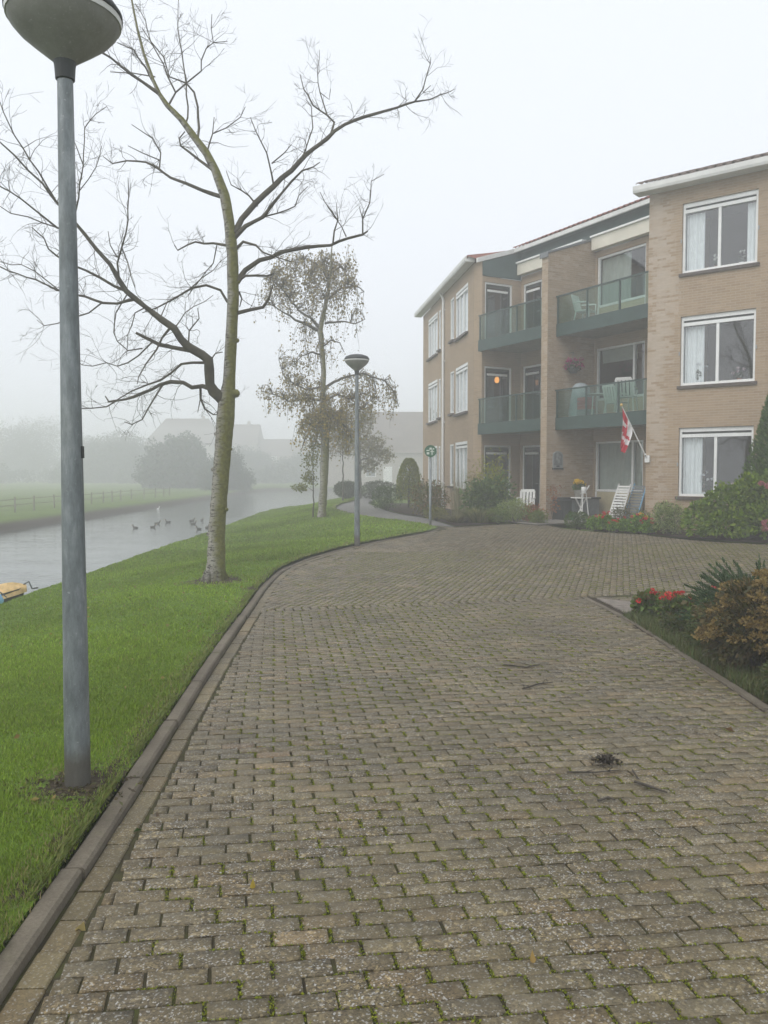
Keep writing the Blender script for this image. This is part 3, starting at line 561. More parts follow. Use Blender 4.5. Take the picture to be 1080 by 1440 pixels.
EDGE = np.concatenate([KERB, catmull([(1.5, 22.2), (1.25, 23.5), (.44, 25.35), (-.47, 27.25), (-1.28, 29.74), (-1.88, 32.69), (-1.9, 36.77), (-1.56, 40.28), (-1.3, 46), (-1.2, 62)], .3)[1:]])
def xr(y): return np.interp(y, EDGE[:, 1], EDGE[:, 0])
def crest(y): return -5.8 + 2.4 * sstep(38, 60, np.asarray(y, float))
def lawn_z(x, y):
    x = np.asarray(x, float); y = np.asarray(y, float)
    t = (xr(y) - x) / (xr(y) - crest(y))
    z = hz(x, y) * (1 - .5 * sstep(0, 1, t)) + .05 - .4 * sstep(.15, 1.0, t) - .75 * sstep(1.0, 1.2, t)
    return z + .018 * np.sin(x * 2.1 + y * .7) * np.sin(y * 1.3) * sstep(0, .2, t)
def inside(px, py, poly):
    px = np.asarray(px); py = np.asarray(py); r = np.zeros(px.shape, bool); n = len(poly)
    for i in range(n):
        x0, y0 = poly[i]; x1, y1 = poly[i - 1]
        if y0 == y1: continue
        c = ((y0 > py) != (y1 > py)) & (px < (x1 - x0) * (py - y0) / (y1 - y0) + x0)
        r ^= c
    return r
ISLAND = [(2.65, 10.87), (3.63, 10.05), (4.45, 9.5), (6.2, 8.5), (9, 7), (9, .2), (2.62, .2), (2.64, 3.5), (2.66, 5.66), (2.72, 7.03), (2.74, 8.84)]
COURT = [tuple(p) for p in KERB[::4]] + [(1.5, 22.2), (1.35, 23.3), (1.93, 22.6), (2.98, 23.0), (4.04, 23.35), (4.45, 22.9), (4.62, 21.2), (5.35, 19.9), (6.0, 19.3), (6.4, 18.1), (7.0, 17.15), (7.7, 16.5), (9, 15.4), (13, 12), (16, 9), (16, .2)]

# the ground: one sheet out to where the fog closes
xs = [-215, -120, -70, -45, -30, -22, -18, -16.6, -16.05, -15.5, -15.0, -10, -5.2, -4.4, -2.5, -1.5, 0, 2, 4, 7, 10, 14, 20, 40, 80, 215]
ys = [-12, -4, 0, 2, 4, 6, 8, 10, 12, 14, 16, 18, 20, 22, 24, 27, 30, 34, 38, 44, 52, 60, 75, 90, 104, 112, 130, 160, 215]
def ground_z(x, y):
    if y >= 112: return -.3
    if x <= -16.05: return -.36 + (.05 * math.sin(x * .7 + y) if x < -17 else 0)
    if x <= -15.5: return -.62
    if x <= -15.0: return -1.3
    if x <= -4.4: return -1.3 if y < 104 else -1.0
    return float(hz(x, y)) - (.16 if x < -1 else .07)
V = [(x, y, ground_z(x, y)) for y in ys for x in xs]; nx = len(xs)
F = [(j * nx + i, j * nx + i + 1, (j + 1) * nx + i + 1, (j + 1) * nx + i) for j in range(len(ys) - 1) for i in range(nx - 1)]
tag(mesh_np('ground', V, F, M['ground']), kind='structure')

mb = MB(); mb.poly([(-16.5, -12, -.75), (-3.5, -12, -.75), (-3.5, 111, -.75), (-16.5, 111, -.75)])
tag(mb.build('canal_water', M['water']), kind='structure')

# lawn: a sheet from the kerb over the crest of the bank into the water
yy = np.concatenate([np.arange(.3, 14, .12), np.arange(14, 30, .3), np.arange(30, 62, .8)])
tt = np.concatenate([np.linspace(0, .3, 12), np.linspace(.34, 1, 14), np.linspace(1.03, 1.3, 8)])
Y, T = np.meshgrid(yy, tt, indexing='ij')
XR = xr(Y) - .05; X = XR - (XR - crest(Y)) * T
Z = lawn_z(X, Y)
LAMP1 = (-1.575, 4.19); BIRCH = (-2.52, 12.27)
def worn(x, y):
    d = np.minimum(np.abs(xr(y) - x) / .16, 3)
    m = np.clip(1.0 - d * .55, 0, 1) * .78
    for (cx, cy_, r) in ((*LAMP1, .27), (*BIRCH, .55), (-1.72, 2.55, .22), (-1.55, 10.6, .3), (-1.75, 11.4, .25), (-.6, 18.43, .3)):
        m = np.maximum(m, np.clip(1.25 - np.hypot(x - cx, (y - cy_) * .9) / r, 0, 1))
    m = np.maximum(m, sstep(1.08, 1.2, (xr(y) - x) / (xr(y) - crest(y))) * .9)
    return m
W_ = worn(X, Y)
n0, n1 = X.shape
idx = np.arange(n0 * n1).reshape(n0, n1)
F = np.stack([idx[:-1, :-1], idx[1:, :-1], idx[1:, 1:], idx[:-1, 1:]], -1).reshape(-1, 4)
cw = W_.ravel()[F].mean(1)
lawn = tag(mesh_np('lawn', np.stack([X, Y, Z], -1).reshape(-1, 3), F, M['lawn'], None, np.repeat(cw[:, None], 3, 1), True), kind='structure')

# grass blades on the near lawn
def blades(n, y0, y1, len0, len1, w0, seed):
    g = np.random.default_rng(seed)
    y = y0 * (y1 / y0) ** g.random(n)
    x = xr(y) - .04 - (xr(y) - .04 - np.maximum(crest(y) - .15, -.52 * y - .9)) * g.random(n)
    clump = np.sin(x * 5.3 + 2 * np.sin(y * 3.1)) * np.sin(y * 4.7 + 1.5 * np.sin(x * 2.9)) * .5 + .5
    keep = g.random(n) > worn(x, y) * 1.15 + .12 * (clump < .2)
    x, y, clump = x[keep], y[keep], clump[keep]; n = len(x)
    z = lawn_z(x, y) - .004
    a = g.random(n) * 6.283; L = (len0 + (len1 - len0) * g.random(n)) * (.6 + .75 * clump); lean = .35 + 1.1 * g.random(n)
    w = w0 * (.7 + .6 * g.random(n)) * (1 + y / 7)
    dx, dy = np.cos(a), np.sin(a)
    B = np.stack([x, y, z], 1); S = np.stack([-dy * w, dx * w, 0 * w], 1)
    up = np.stack([dx * lean * L * .6, dy * lean * L * .6, L], 1)
    Vt = np.stack([B - S, B + S, B + up], 1).reshape(-1, 3)
    F = np.arange(n * 3).reshape(n, 3)
    patch = (np.sin(x * .9 + 1.7 * np.sin(y * .6)) * np.sin(y * .8 + 2) * .5 + .5)[:, None]
    c = jitter_cols(n, [(.155, .245, .018), (.185, .285, .022), (.22, .31, .03), (.13, .2, .016)], .3)
    c = c * (.72 + .5 * patch)
    dry = g.random(n) < .05 + .3 * (worn(x, y) > .15)
    c[dry] = jitter_cols(dry.sum(), [(.2, .19, .06), (.26, .22, .1), (.17, .19, .04)], .2)
    return Vt, F, c
V, F, C = join([blades(230000, 1.7, 8, .012, .031, .0019, 1), blades(150000, 5, 20, .014, .032, .003, 2), blades(110000, 15, 46, .026, .05, .0042, 3)])
tag(mesh_np('grass', V, F, M['blade'], None, C), kind='stuff')
# longer fringe along the kerb
g = np.random.default_rng(5); n = 16000
y = 2 * (21 / 2) ** g.random(n); x = xr(y) - .062 - np.abs(g.normal(0, .03, n)); keep = (np.sin(y * 6) * np.sin(y * 2.3 + 1) + g.random(n)) > .2
x, y = x[keep], y[keep]; n = len(x); z = lawn_z(x, y); a = g.normal(0, .9, n); L = .02 + .038 * g.random(n)
B = np.stack([x, y, z], 1); w = .0022 * (1 + y / 7); S = np.stack([-np.sin(a) * w, np.cos(a) * w, 0 * w], 1)
T_ = B + np.stack([np.cos(a) * L * .7, np.sin(a) * L * .7, L * .7], 1)
tag(mesh_np('grass_fringe', np.stack([B - S, B + S, T_], 1).reshape(-1, 3), np.arange(n * 3).reshape(n, 3), M['blade'], None,
            jitter_cols(n, [(.1, .17, .02), (.15, .19, .03), (.19, .18, .06)], .3)), kind='stuff')

# ------------------------------------------------------------------ paved court
def fill(poly, dz, name, mat, step=.9, parent=None, kind='structure'):
    """sheet over a plan polygon, following the rise of the court"""
    bm = bmesh.new()
    vs_ = [bm.verts.new((x, y, 0)) for x, y in poly]; bm.faces.new(vs_)
    bmesh.ops.triangulate(bm, faces=bm.faces[:])
    for ax in (0, 1):
        lo = min(p[ax] for p in poly); hi = max(p[ax] for p in poly); k = lo + step
        while k < hi:
            no = (1, 0, 0) if ax == 0 else (0, 1, 0)
            bmesh.ops.bisect_plane(bm, geom=bm.verts[:] + bm.edges[:] + bm.faces[:], plane_co=tuple(q * k for q in no), plane_no=no); k += step
    for v in bm.verts: v.co.z = float(hz(v.co.x, v.co.y)) + dz
    me = bpy.data.meshes.new(name); bm.to_mesh(me); bm.free(); me.materials.append(mat)
    o = bpy.data.objects.new(name, me); COL.objects.link(o)
    if parent: o.parent = parent
    if kind: o['kind'] = kind
    return o
court = fill(COURT, -.0075, 'paved_court', M['joint'])

TONES = [(.146, .121, .072), (.156, .131, .078), (.13, .107, .064), (.144, .123, .08), (.153, .12, .068), (.128, .108, .068)]
TAN = [(.205, .158, .09), (.19, .14, .085)]
def outline(full):
    L, W = .0975, .0430
    if not full: return [(-L, -W), (L, -W), (L, W), (-L, W)]
    return [(-L + .003, -W), (-L * .45, -W + .002), (0, -W), (L * .45, -W - .0015), (L + .002, -W + .001),
            (L - .003, W), (L * .45, W - .002), (0, W), (-L * .45, W + .0015), (-L - .002, W - .001)]
def paver_geo(full):
    o = outline(full); k = len(o)
    top = [(x * (1 - .028), y * (1 - .05), 0) for x, y in o]; low = [(x, y, -.004) for x, y in o]; bot = [(x, y, -.02) for x, y in o]
    v = top + low + (bot if full else []); f = [(0, i, i + 1) for i in range(1, k - 1)]
    for lv in range(2 if full else 1):
        for i in range(k):
            j = (i + 1) % k; a = lv * k
            f += [(a + i, a + k + i, a + k + j), (a + i, a + k + j, a + j)]
    return np.array(v), np.array(f)
G_FULL, G_LOW = paver_geo(True), paver_geo(False)
def lay(deg, origin, test):
    """rows of half-bonded pavers turned by deg; returns centres and angles"""
    c, s = math.cos(R(deg)), math.sin(R(deg)); out = []
    I, J = np.meshgrid(np.arange(-140, 141), np.arange(-290, 291))
    a = (I + .5 * (J % 2)) * .205; b = J * .092
    x = origin[0] + a * c - b * s; y = origin[1] + a * s + b * c
    k = (y > 1.2) & (y < 25) & (x < .56 * y + 1.0); x, y = x[k], y[k]
    k = test(x, y); return x[k], y[k]
def split_side(x, y): return (y - 9.72) - (x + 1.6) * .262       # >0 beyond the change of bond
def ok_court(x, y, inset):
    return inside(x, y, COURT) & ~inside(x, y, ISLAND) & (x > xr(y) + inset) & ~inside(x - .1, y - .05, ISLAND)
f1 = lay(7.5, (0, 3), lambda x, y: ok_court(x, y, .262) & (split_side(x, y) < -.06))
f2 = lay(74, (2, 14), lambda x, y: ok_court(x, y, .2) & (split_side(x, y) > .16))
# soldier course where the bond changes
sc = np.arange(-1.45, 2.6, .1025); s_ang = math.degrees(math.atan(.262)) + 90
f3 = (sc, 9.72 + (sc + 1.6) * .262 + .05)
def cut_ends(f, deg, left, extra):
    """short cut pavers that close each row against the gutter (or any other edge)"""
    c, s = math.cos(R(deg)), math.sin(R(deg)); a = f[0] * c + f[1] * s; b = -f[0] * s + f[1] * c; ox = []
    rows = np.round((b - b.min()) / .092).astype(int)
    for r in np.unique(rows):
        k = rows == r
        for sgn in ((-1,) if left else (-1, 1)):
            i = np.where(k)[0][np.argmin(a[k])] if sgn < 0 else np.where(k)[0][np.argmax(a[k])]
            e = a[i] + sgn * .1025; L = 0
            while L < .2 and extra(e + sgn * (L + .006), b[i], c, s): L += .01
            if L > .022: q = e + sgn * L / 2; ox.append((q * c - b[i] * s, q * s + b[i] * c, L / .205))
    return np.array(ox)
def free1(a, b, c, s):
    x, y = np.array([a * c - b * s]), np.array([a * s + b * c]); return bool((ok_court(x, y, .168) & (split_side(x, y) < -.06))[0])
def free2(a, b, c, s):
    x, y = np.array([a * c - b * s]), np.array([a * s + b * c]); return bool((ok_court(x, y, .14) & (split_side(x, y) > .12))[0])
c1 = cut_ends(f1, 7.5, False, free1); c2 = cut_ends(f2, 74, False, free2)
px_ = np.concatenate([f1[0], f2[0], f3[0], c1[:, 0], c2[:, 0]]); py_ = np.concatenate([f1[1], f2[1], f3[1], c1[:, 1], c2[:, 1]])
pa = np.concatenate([np.full(len(f1[0]), R(7.5)), np.full(len(f2[0]), R(74)), np.full(len(f3[0]), R(s_ang)), np.full(len(c1), R(7.5)), np.full(len(c2), R(74))])
plen = np.concatenate([np.ones(len(f1[0]) + len(f2[0]) + len(f3[0])), c1[:, 2], c2[:, 2]])
n = len(px_); pa = pa + rng.normal(0, .012, n)
px_ = px_ + rng.normal(0, .0016, n); py_ = py_ + rng.normal(0, .0016, n)
pz = hz(px_, py_) + rng.normal(0, .001, n) + .0025 * np.sin(px_ * 1.7) * np.sin(py_ * 1.1)
tiltx, tilty = rng.normal(0, .008, n), rng.normal(0, .012, n)
tone = np.array(TONES)[rng.integers(0, len(TONES), n)] * (1 + .16 * (rng.random((n, 1)) * 2 - 1))
tanm = rng.random(n) < .012; tone[tanm] = np.array(TAN)[rng.integers(0, 2, tanm.sum())]
inview = (np.abs(px_) < .48 * py_) & (py_ > 2.4)
order = np.argsort(np.where(inview, np.hypot(px_, py_), 1e9)); near = order[:300]; rest = order[300:]
VAR = []
for k in range(16):
    v, f = G_FULL; v = v.copy(); v[:, :2] *= 1 + rng.normal(0, .01, (1, 2)); v[:, :2] += rng.normal(0, .0012, (len(v), 2))
    col = TAN[0] if k == 15 else tuple(np.array(TONES[k % 6]) * (.88 + .24 * random.random()))
    o = mesh_np('paver', v, f, M['paver'], None, np.repeat([col], len(f), 0)); VAR.append(o)
for q, i in enumerate(near):
    src = VAR[15 if tanm[i] else q % 15]
    o = src if not src.get('used') else src.copy()
    if o is not src: COL.objects.link(o)
    src['used'] = 1; o['used'] = 1
    o.parent = court; o.location = (px_[i], py_[i], pz[i]); o.scale = (plen[i], 1, 1); o.rotation_euler = (tiltx[i] * .6, tilty[i] * .6, pa[i] + (math.pi if random.random() < .5 else 0))
for o in VAR:
    if not o.get('used'): bpy.data.objects.remove(o)
for o in court.children: del o['used']
def stamp(sel, geo):
    v, f = geo; k = len(v); c, s = np.cos(pa[sel])[:, None], np.sin(pa[sel])[:, None]
    flip = np.where(rng.random(len(sel)) < .5, 1, -1)[:, None]
    x, y = v[:, 0][None] * flip * plen[sel][:, None], v[:, 1][None] * flip; jx = rng.normal(0, .0012, (len(sel), k)); jy = rng.normal(0, .0012, (len(sel), k))
    x, y = x + jx, y + jy
    Vv = np.stack([px_[sel][:, None] + x * c - y * s, py_[sel][:, None] + x * s + y * c,
                   pz[sel][:, None] + v[:, 2][None] + x * tilty[sel][:, None] + y * tiltx[sel][:, None]], -1).reshape(-1, 3)
    Ff = (f[None] + (np.arange(len(sel)) * k)[:, None, None]).reshape(-1, 3)
    return Vv, Ff, np.repeat(tone[sel], len(f), 0)
a_ = rest[py_[rest] < 12]; b_ = rest[py_[rest] >= 12]
V, F, C = join([stamp(a_, G_FULL), stamp(b_, G_LOW)])
tag(mesh_np('far_pavers', V, F, M['paver'], court, C), kind='stuff')

# moss cushions in the head joints
sel = np.where((py_ < 17) & (plen > .9))[0]
mask = (np.sin(px_[sel] * 1.1 + 1.3 * np.sin(py_[sel] * .5)) * np.sin(py_[sel] * .45 + .7) * .5 + .5)
sel = sel[rng.random(len(sel)) < np.clip(.3 + .7 * mask, 0, .95) * np.where(px_[sel] < -.6, .55, 1)]
rep = np.where(py_[sel] < 6, 46, 24)
ii = np.repeat(sel, rep); m = len(ii); c, s = np.cos(pa[ii]), np.sin(pa[ii])
big = np.repeat((.35 + .9 * rng.random(len(sel))), rep)
u = .1025 + rng.normal(0, .0042, m) * (1 + big * .5); v = (rng.random(m) - .5) * .092 * np.minimum(1, .35 + big)
edge = rng.random(m) < .45; u = np.where(edge, .1 - .12 * rng.random(m), u); v = np.where(edge, .046 + rng.normal(0, .002, m), v)
P = np.stack([px_[ii] + u * c - v * s, py_[ii] + u * s + v * c, pz[ii] - .003 + .005 * rng.random(m)], 1)
sz = np.where(py_[ii] < 6, .0105, .017)[:, None]
dd = rng.normal(size=(m, 3)); dd[:, 2] = np.abs(dd[:, 2]) * .5
V, F, C = leaves(P, sz, sz * .75, [(.14, .17, .012), (.18, .21, .016), (.09, .105, .014), (.21, .225, .022)], dirs=dd, fold=.3)
tag(mesh_np('moss', V, F, M['blade'], None, C), kind='stuff')

# kerb and gutter stones, each its own piece
cum = np.concatenate([[0], np.cumsum(np.linalg.norm(np.diff(KERB, axis=0), axis=1))])
def along(s, off):
    x = np.interp(s, cum, KERB[:, 0]); y = np.interp(s, cum, KERB[:, 1])
    x2 = np.interp(s + .05, cum, KERB[:, 0]); y2 = np.interp(s + .05, cum, KERB[:, 1]); x1 = np.interp(s - .05, cum, KERB[:, 0]); y1 = np.interp(s - .05, cum, KERB[:, 1])
    t = np.array([x2 - x1, y2 - y1]); t /= np.linalg.norm(t); nrm = np.array([t[1], -t[0]])
    return np.array([x, y]) + nrm * off
def stone(s0, s1, o0, o1, top, bev, mat, name, parent, nseg=1, drop=.0, col=None):
    mb = MB(); rings = []
    for k in range(nseg + 1):
        s = s0 + (s1 - s0) * k / nseg; pr = []
        for off, z in ((o0, -.08), (o0, top - bev), (o0 + bev, top), (o1 - bev, top), (o1, top - bev), (o1, -.08)):
            q = along(s, off); pr.append((q[0], q[1], float(hz(*q)) + z - drop))
        rings.append(pr)
    for r0, r1 in zip(rings, rings[1:]):
        for i in range(5): mb.poly([r0[i], r0[i + 1], r1[i + 1], r1[i]], col=col)
    mb.poly(rings[0][::-1], col=col); mb.poly(rings[-1], col=col)
    return mb.build(name, mat, parent)
mb = MB()
for k in range(len(KERB) - 1):
    pts = [along(cum[k], -.07), along(cum[k], .07), along(cum[k + 1], .07), along(cum[k + 1], -.07)]
    mb.poly([(p[0], p[1], float(hz(*p)) - .05) for p in pts])
kerb = tag(mb.build('kerb', M['soil']), kind='structure')
s = .1
while s < cum[-1] - .3:
    L = 1.0; j = random.uniform(-.008, .008)
    hgt = .045 - .032 * float(sstep(8, 15, np.interp(s, cum, KERB[:, 1])))
    stone(s + .006, min(s + L - .006, cum[-1]), -.048 + j, .042 + j, hgt + random.uniform(-.006, .006), .012, M['kerb'], 'kerb_stone', kerb, 4)
    s += L
s = .1; q = 0
while s < cum[-1] - .6:
    L = .206; j = random.uniform(-.004, .004); t_ = random.choice(TONES); g_ = random.random()
    col = tuple(np.array(t_) * (.72 + .3 * random.random()) * np.array([1.05, 1.02, .9]))
    if np.interp(s, cum, KERB[:, 1]) > 1.8:
        stone(s + .004, s + L - .004, .05 + j, .15 + j, .001 + random.uniform(-.003, .003), .006, M['paver_smooth'], 'gutter_stone', kerb, 1, col=col)
    s += L

# island bed with edging and its bare corner
fill([(x, y) for x, y in ISLAND], .006, 'island_bed_soil', M['soil'])
bed_edge = fill([(2.6, 2.6), (2.7, 2.6), (2.72, 5.66), (2.76, 7.03), (2.79, 8.84), (2.72, 10.72), (3.6, 9.98), (4.42, 9.44), (6.17, 8.44), (6.23, 8.56), (4.48, 9.56), (3.66, 10.12), (2.65, 10.93), (2.59, 10.87), (2.69, 8.84), (2.67, 7.03), (2.61, 5.66)], .0, 'bed_edging', M['soil'])
def edging(p0, p1, n_, w=.08, h=.014):
    p0, p1 = np.array(p0), np.array(p1); d = (p1 - p0); L = np.linalg.norm(d); d /= L; fr = Fr(tuple(p0), tuple(d))
    for k in range(n_):
        mb = MB(); a0, a1 = L * k / n_ + .004, L * (k + 1) / n_ - .004; z = float(hz(*(p0 + d * a0))); t = h + random.uniform(-.006, .006)
        mb.hexa([fr.p(a0, -w / 2, z - .05), fr.p(a1, -w / 2, z - .05), fr.p(a1, w / 2, z - .05), fr.p(a0, w / 2, z - .05),
                 fr.p(a0 + .004, -w / 2 + .01, z + t), fr.p(a1 - .004, -w / 2 + .01, z + t), fr.p(a1 - .004, w / 2 - .01, z + t), fr.p(a0 + .004, w / 2 - .01, z + t)])
        mb.build('edging_stone', M['kerb'], bed_edge)
edging((2.64, 10.83), (2.74, 8.84), 4); edging((2.74, 8.83), (2.7, 7.03), 3); edging((2.7, 7.02), (2.66, 5.66), 2); edging((2.66, 5.65), (2.62, 2.6), 5)
edging((2.72, 10.86), (3.63, 10.05), 3); edging((3.64, 10.04), (4.45, 9.5), 2); edging((4.46, 9.49), (6.2, 8.5), 4)
mb = MB()
for (p) in ([(2.76, 10.68), (3.3, 10.2), (2.8, 10.05)], [(3.31, 10.19), (3.55, 9.98), (2.81, 9.55), (2.79, 10.02)]):
    zt = [(x, y, float(hz(x, y)) + .022) for x, y in p]; zb = [(x, y, float(hz(x, y)) - .05) for x, y in p]
    mb.poly(zt)
    for i in range(len(p)): mb.poly([zb[i], zb[(i + 1) % len(p)], zt[(i + 1) % len(p)], zt[i]])
tag(mb.build('bed_corner_slab', plain('sandy_concrete', (.2, .175, .15), .9, .2, var=.25, scale=8, bmp=.4)), kind='structure')

# asphalt path behind the lawn and beds along the flats
low = catmull([(1.35, 23.3), (.46, 25.4), (-.45, 27.3), (-1.26, 29.8), (-1.86, 32.69), (-1.88, 36.77), (-1.54, 40.28), (-1.28, 46), (-1.18, 62)], .5)
upp = catmull([(1.93, 22.6), (1.3, 26.2), (.35, 29.4), (-.3, 34.3), (-.75, 39.3), (-.3, 46), (.2, 62)], .5)
n_ = 60; mb = MB()
def rs(P, n_):
    t = np.linspace(0, 1, n_); l = np.concatenate([[0], np.cumsum(np.linalg.norm(np.diff(P, axis=0), axis=1))]); l /= l[-1]
    return np.stack([np.interp(t, l, P[:, 0]), np.interp(t, l, P[:, 1])], 1)
A, B_ = rs(low, n_), rs(upp, n_)
for i in range(n_ - 1):
    mb.poly([(p[0], p[1], float(hz(*p)) + .012) for p in (A[i], B_[i], B_[i + 1], A[i + 1])])
tag(mb.build('path', M['asphalt']), kind='structure')
fill([(1.97, 22.62), (2.98, 23.05), (4.04, 23.4), (4.45, 22.95), (4.6, 23.2), (4.6, 25.4), (4.4, 27), (3.2, 28.6), (1.8, 38), (-.1, 38), (-.2, 34.3), (.45, 29.4), (1.38, 26.2)], .03, 'flower_bed', M['soil'])
fill([(4.72, 21.3), (5.4, 19.97), (6.05, 19.37), (6.45, 18.17), (7.05, 17.22), (7.75, 16.57), (9.05, 15.47), (13, 12.2), (14, 14), (9, 19.2), (6.6, 21.1), (6.1, 21.9)], .028, 'flower_bed', M['soil'])
# ================================================================== THE FLATS
MID = Fr((3.3, 28.0), (.486, -.874), (.874, .486))
LEFT = Fr((3.03, 28.2), (-.133, .991), (.991, .133))
WING = Fr((6.7, 21.25), (.768, -.64), (.64, .768))
flats = thing('apartment_building', (5.0, 26.0, .2), 'three storey tan brick apartment block with green glass balconies and red tiled roof', 'apartment building')

def wall(mb, fr, a0, a1, z0, z1, openings=(), b=0.0, reveal=.15, lime=None, uoff=0):
    A = sorted({a0, a1, *[o[0] for o in openings], *[o[1] for o in openings]}); Z = sorted({z0, z1, *[o[2] for o in openings], *[o[3] for o in openings]})
    if lime: A = sorted(set(A) | {a0 + .07 * q for q in range(1, 13)}); Z = sorted(set(Z) | {z0 + k * (z1 - z0) / 8 for k in range(1, 8)})
    for i in range(len(A) - 1):
        for k in range(len(Z) - 1):
            am, zm = (A[i] + A[i + 1]) / 2, (Z[k] + Z[k + 1]) / 2
            if any(o[0] < am < o[1] and o[2] < zm < o[3] for o in openings): continue
            c = (lime(am, zm),) * 3 if lime else (.22,) * 3
            mb.poly([fr.p(A[i], b, Z[k]), fr.p(A[i + 1], b, Z[k]), fr.p(A[i + 1], b, Z[k + 1]), fr.p(A[i], b, Z[k + 1])],
                    uv=[(A[i] + uoff, Z[k]), (A[i + 1] + uoff, Z[k]), (A[i + 1] + uoff, Z[k + 1]), (A[i] + uoff, Z[k + 1])], col=c)
    for (o0, o1, y0, y1) in openings:
        r = b + reveal
        for q, uv in (([fr.p(o0, b, y0), fr.p(o0, r, y0), fr.p(o0, r, y1), fr.p(o0, b, y1)], [(0, y0), (reveal, y0), (reveal, y1), (0, y1)]),
                      ([fr.p(o1, b, y0), fr.p(o1, r, y0), fr.p(o1, r, y1), fr.p(o1, b, y1)], [(0, y0), (reveal, y0), (reveal, y1), (0, y1)]),
                      ([fr.p(o0, b, y1), fr.p(o1, b, y1), fr.p(o1, r, y1), fr.p(o0, r, y1)], [(o0, 0), (o1, 0), (o1, reveal), (o0, reveal)]),
                      ([fr.p(o0, b, y0), fr.p(o1, b, y0), fr.p(o1, r, y0), fr.p(o0, r, y0)], [(o0, 0), (o1, 0), (o1, reveal), (o0, reveal)])):
            mb.poly(q, uv=uv, col=(.22,) * 3)
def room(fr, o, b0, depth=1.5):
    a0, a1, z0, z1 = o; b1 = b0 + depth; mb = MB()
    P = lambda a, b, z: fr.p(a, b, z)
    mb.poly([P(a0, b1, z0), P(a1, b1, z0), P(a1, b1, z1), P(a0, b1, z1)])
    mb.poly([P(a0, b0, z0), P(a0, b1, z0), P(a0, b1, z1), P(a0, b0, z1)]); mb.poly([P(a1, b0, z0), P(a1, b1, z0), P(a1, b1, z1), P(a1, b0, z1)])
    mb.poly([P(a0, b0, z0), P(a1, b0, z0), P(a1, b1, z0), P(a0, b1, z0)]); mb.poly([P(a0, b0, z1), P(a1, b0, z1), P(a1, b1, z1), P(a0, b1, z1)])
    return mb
def curtain(fr, a0, a1, b, z0, z1, mat, parent, folds=9, amp=.025):
    n = folds * 6; mb = MB(); pr = None
    for k in range(n + 1):
        a = a0 + (a1 - a0) * k / n; d = amp * math.sin(k / n * folds * 6.283) + amp * .5 * math.sin(k * .37)
        cur = (fr.p(a, b + d, z0), fr.p(a, b + d * .8, z1))
        if pr: mb.poly([pr[0], cur[0], cur[1], pr[1]])
        pr = cur
    return mb.build('curtain', mat, parent, smooth=True)
def window(fr, o, wb=0.0, mull=(.5,), top=True, fw=.055, curtains=(), sill=True, frame=None, extra=None, room_depth=1.5, panes=True):
    a0, a1, z0, z1 = o; a0 += .004; a1 -= .004; z0 += .004; z1 -= .004
    b0, b1 = wb + .05, wb + .12; mb = MB()
    mb.box(fr, a0, a0 + fw, b0, b1, z0, z1); mb.box(fr, a1 - fw, a1, b0, b1, z0, z1)
    mb.box(fr, a0 + fw, a1 - fw, b0, b1, z0, z0 + fw * 1.15)
    zt = z1
    if top:
        mb.box(fr, a0 + fw, a1 - fw, b0, b1, z1 - .1, z1)
        mb.box(fr, a0 + fw, a1 - fw, b0 - .012, b1, z1 - .235, z1 - .155); zt = z1 - .235
    else:
        mb.box(fr, a0 + fw, a1 - fw, b0, b1, z1 - fw, z1); zt = z1 - fw
    for m_ in mull:
        c = a0 + (a1 - a0) * m_; mb.box(fr, c - fw * .62, c + fw * .62, b0, b1, z0 + fw * 1.15, zt)
    w = mb.build('window', frame or M['white_frame'], flats)
    if top:
        mb = MB(); mb.box(fr, a0 + fw, a1 - fw, b0 + .035, b1, z1 - .155, z1 - .1); mb.build('ventilation_slot', M['dark_frame'], w)
    edges = [a0 + fw] + [a0 + (a1 - a0) * m_ for m_ in mull] + [a1 - fw]
    for e0, e1 in zip(edges, edges[1:]):
        mb = MB(); mb.poly([fr.p(e0, wb + .09, z0 + .05), fr.p(e1, wb + .09, z0 + .05), fr.p(e1, wb + .09, zt), fr.p(e0, wb + .09, zt)]); mb.build('pane', M['pane'], w)
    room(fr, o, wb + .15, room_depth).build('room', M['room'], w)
    for (c0, c1, mat, fo) in curtains:
        curtain(fr, a0 + (a1 - a0) * c0, a0 + (a1 - a0) * c1, wb + .19, z0 + .03, zt - .01, mat, w, fo)
    if sill:
        mb = MB(); mb.box(fr, a0 - .06, a1 + .06, wb - .05, wb + .14, z0 - .085, z0 - .008); mb.build('sill', M['sill'], w)
    return w
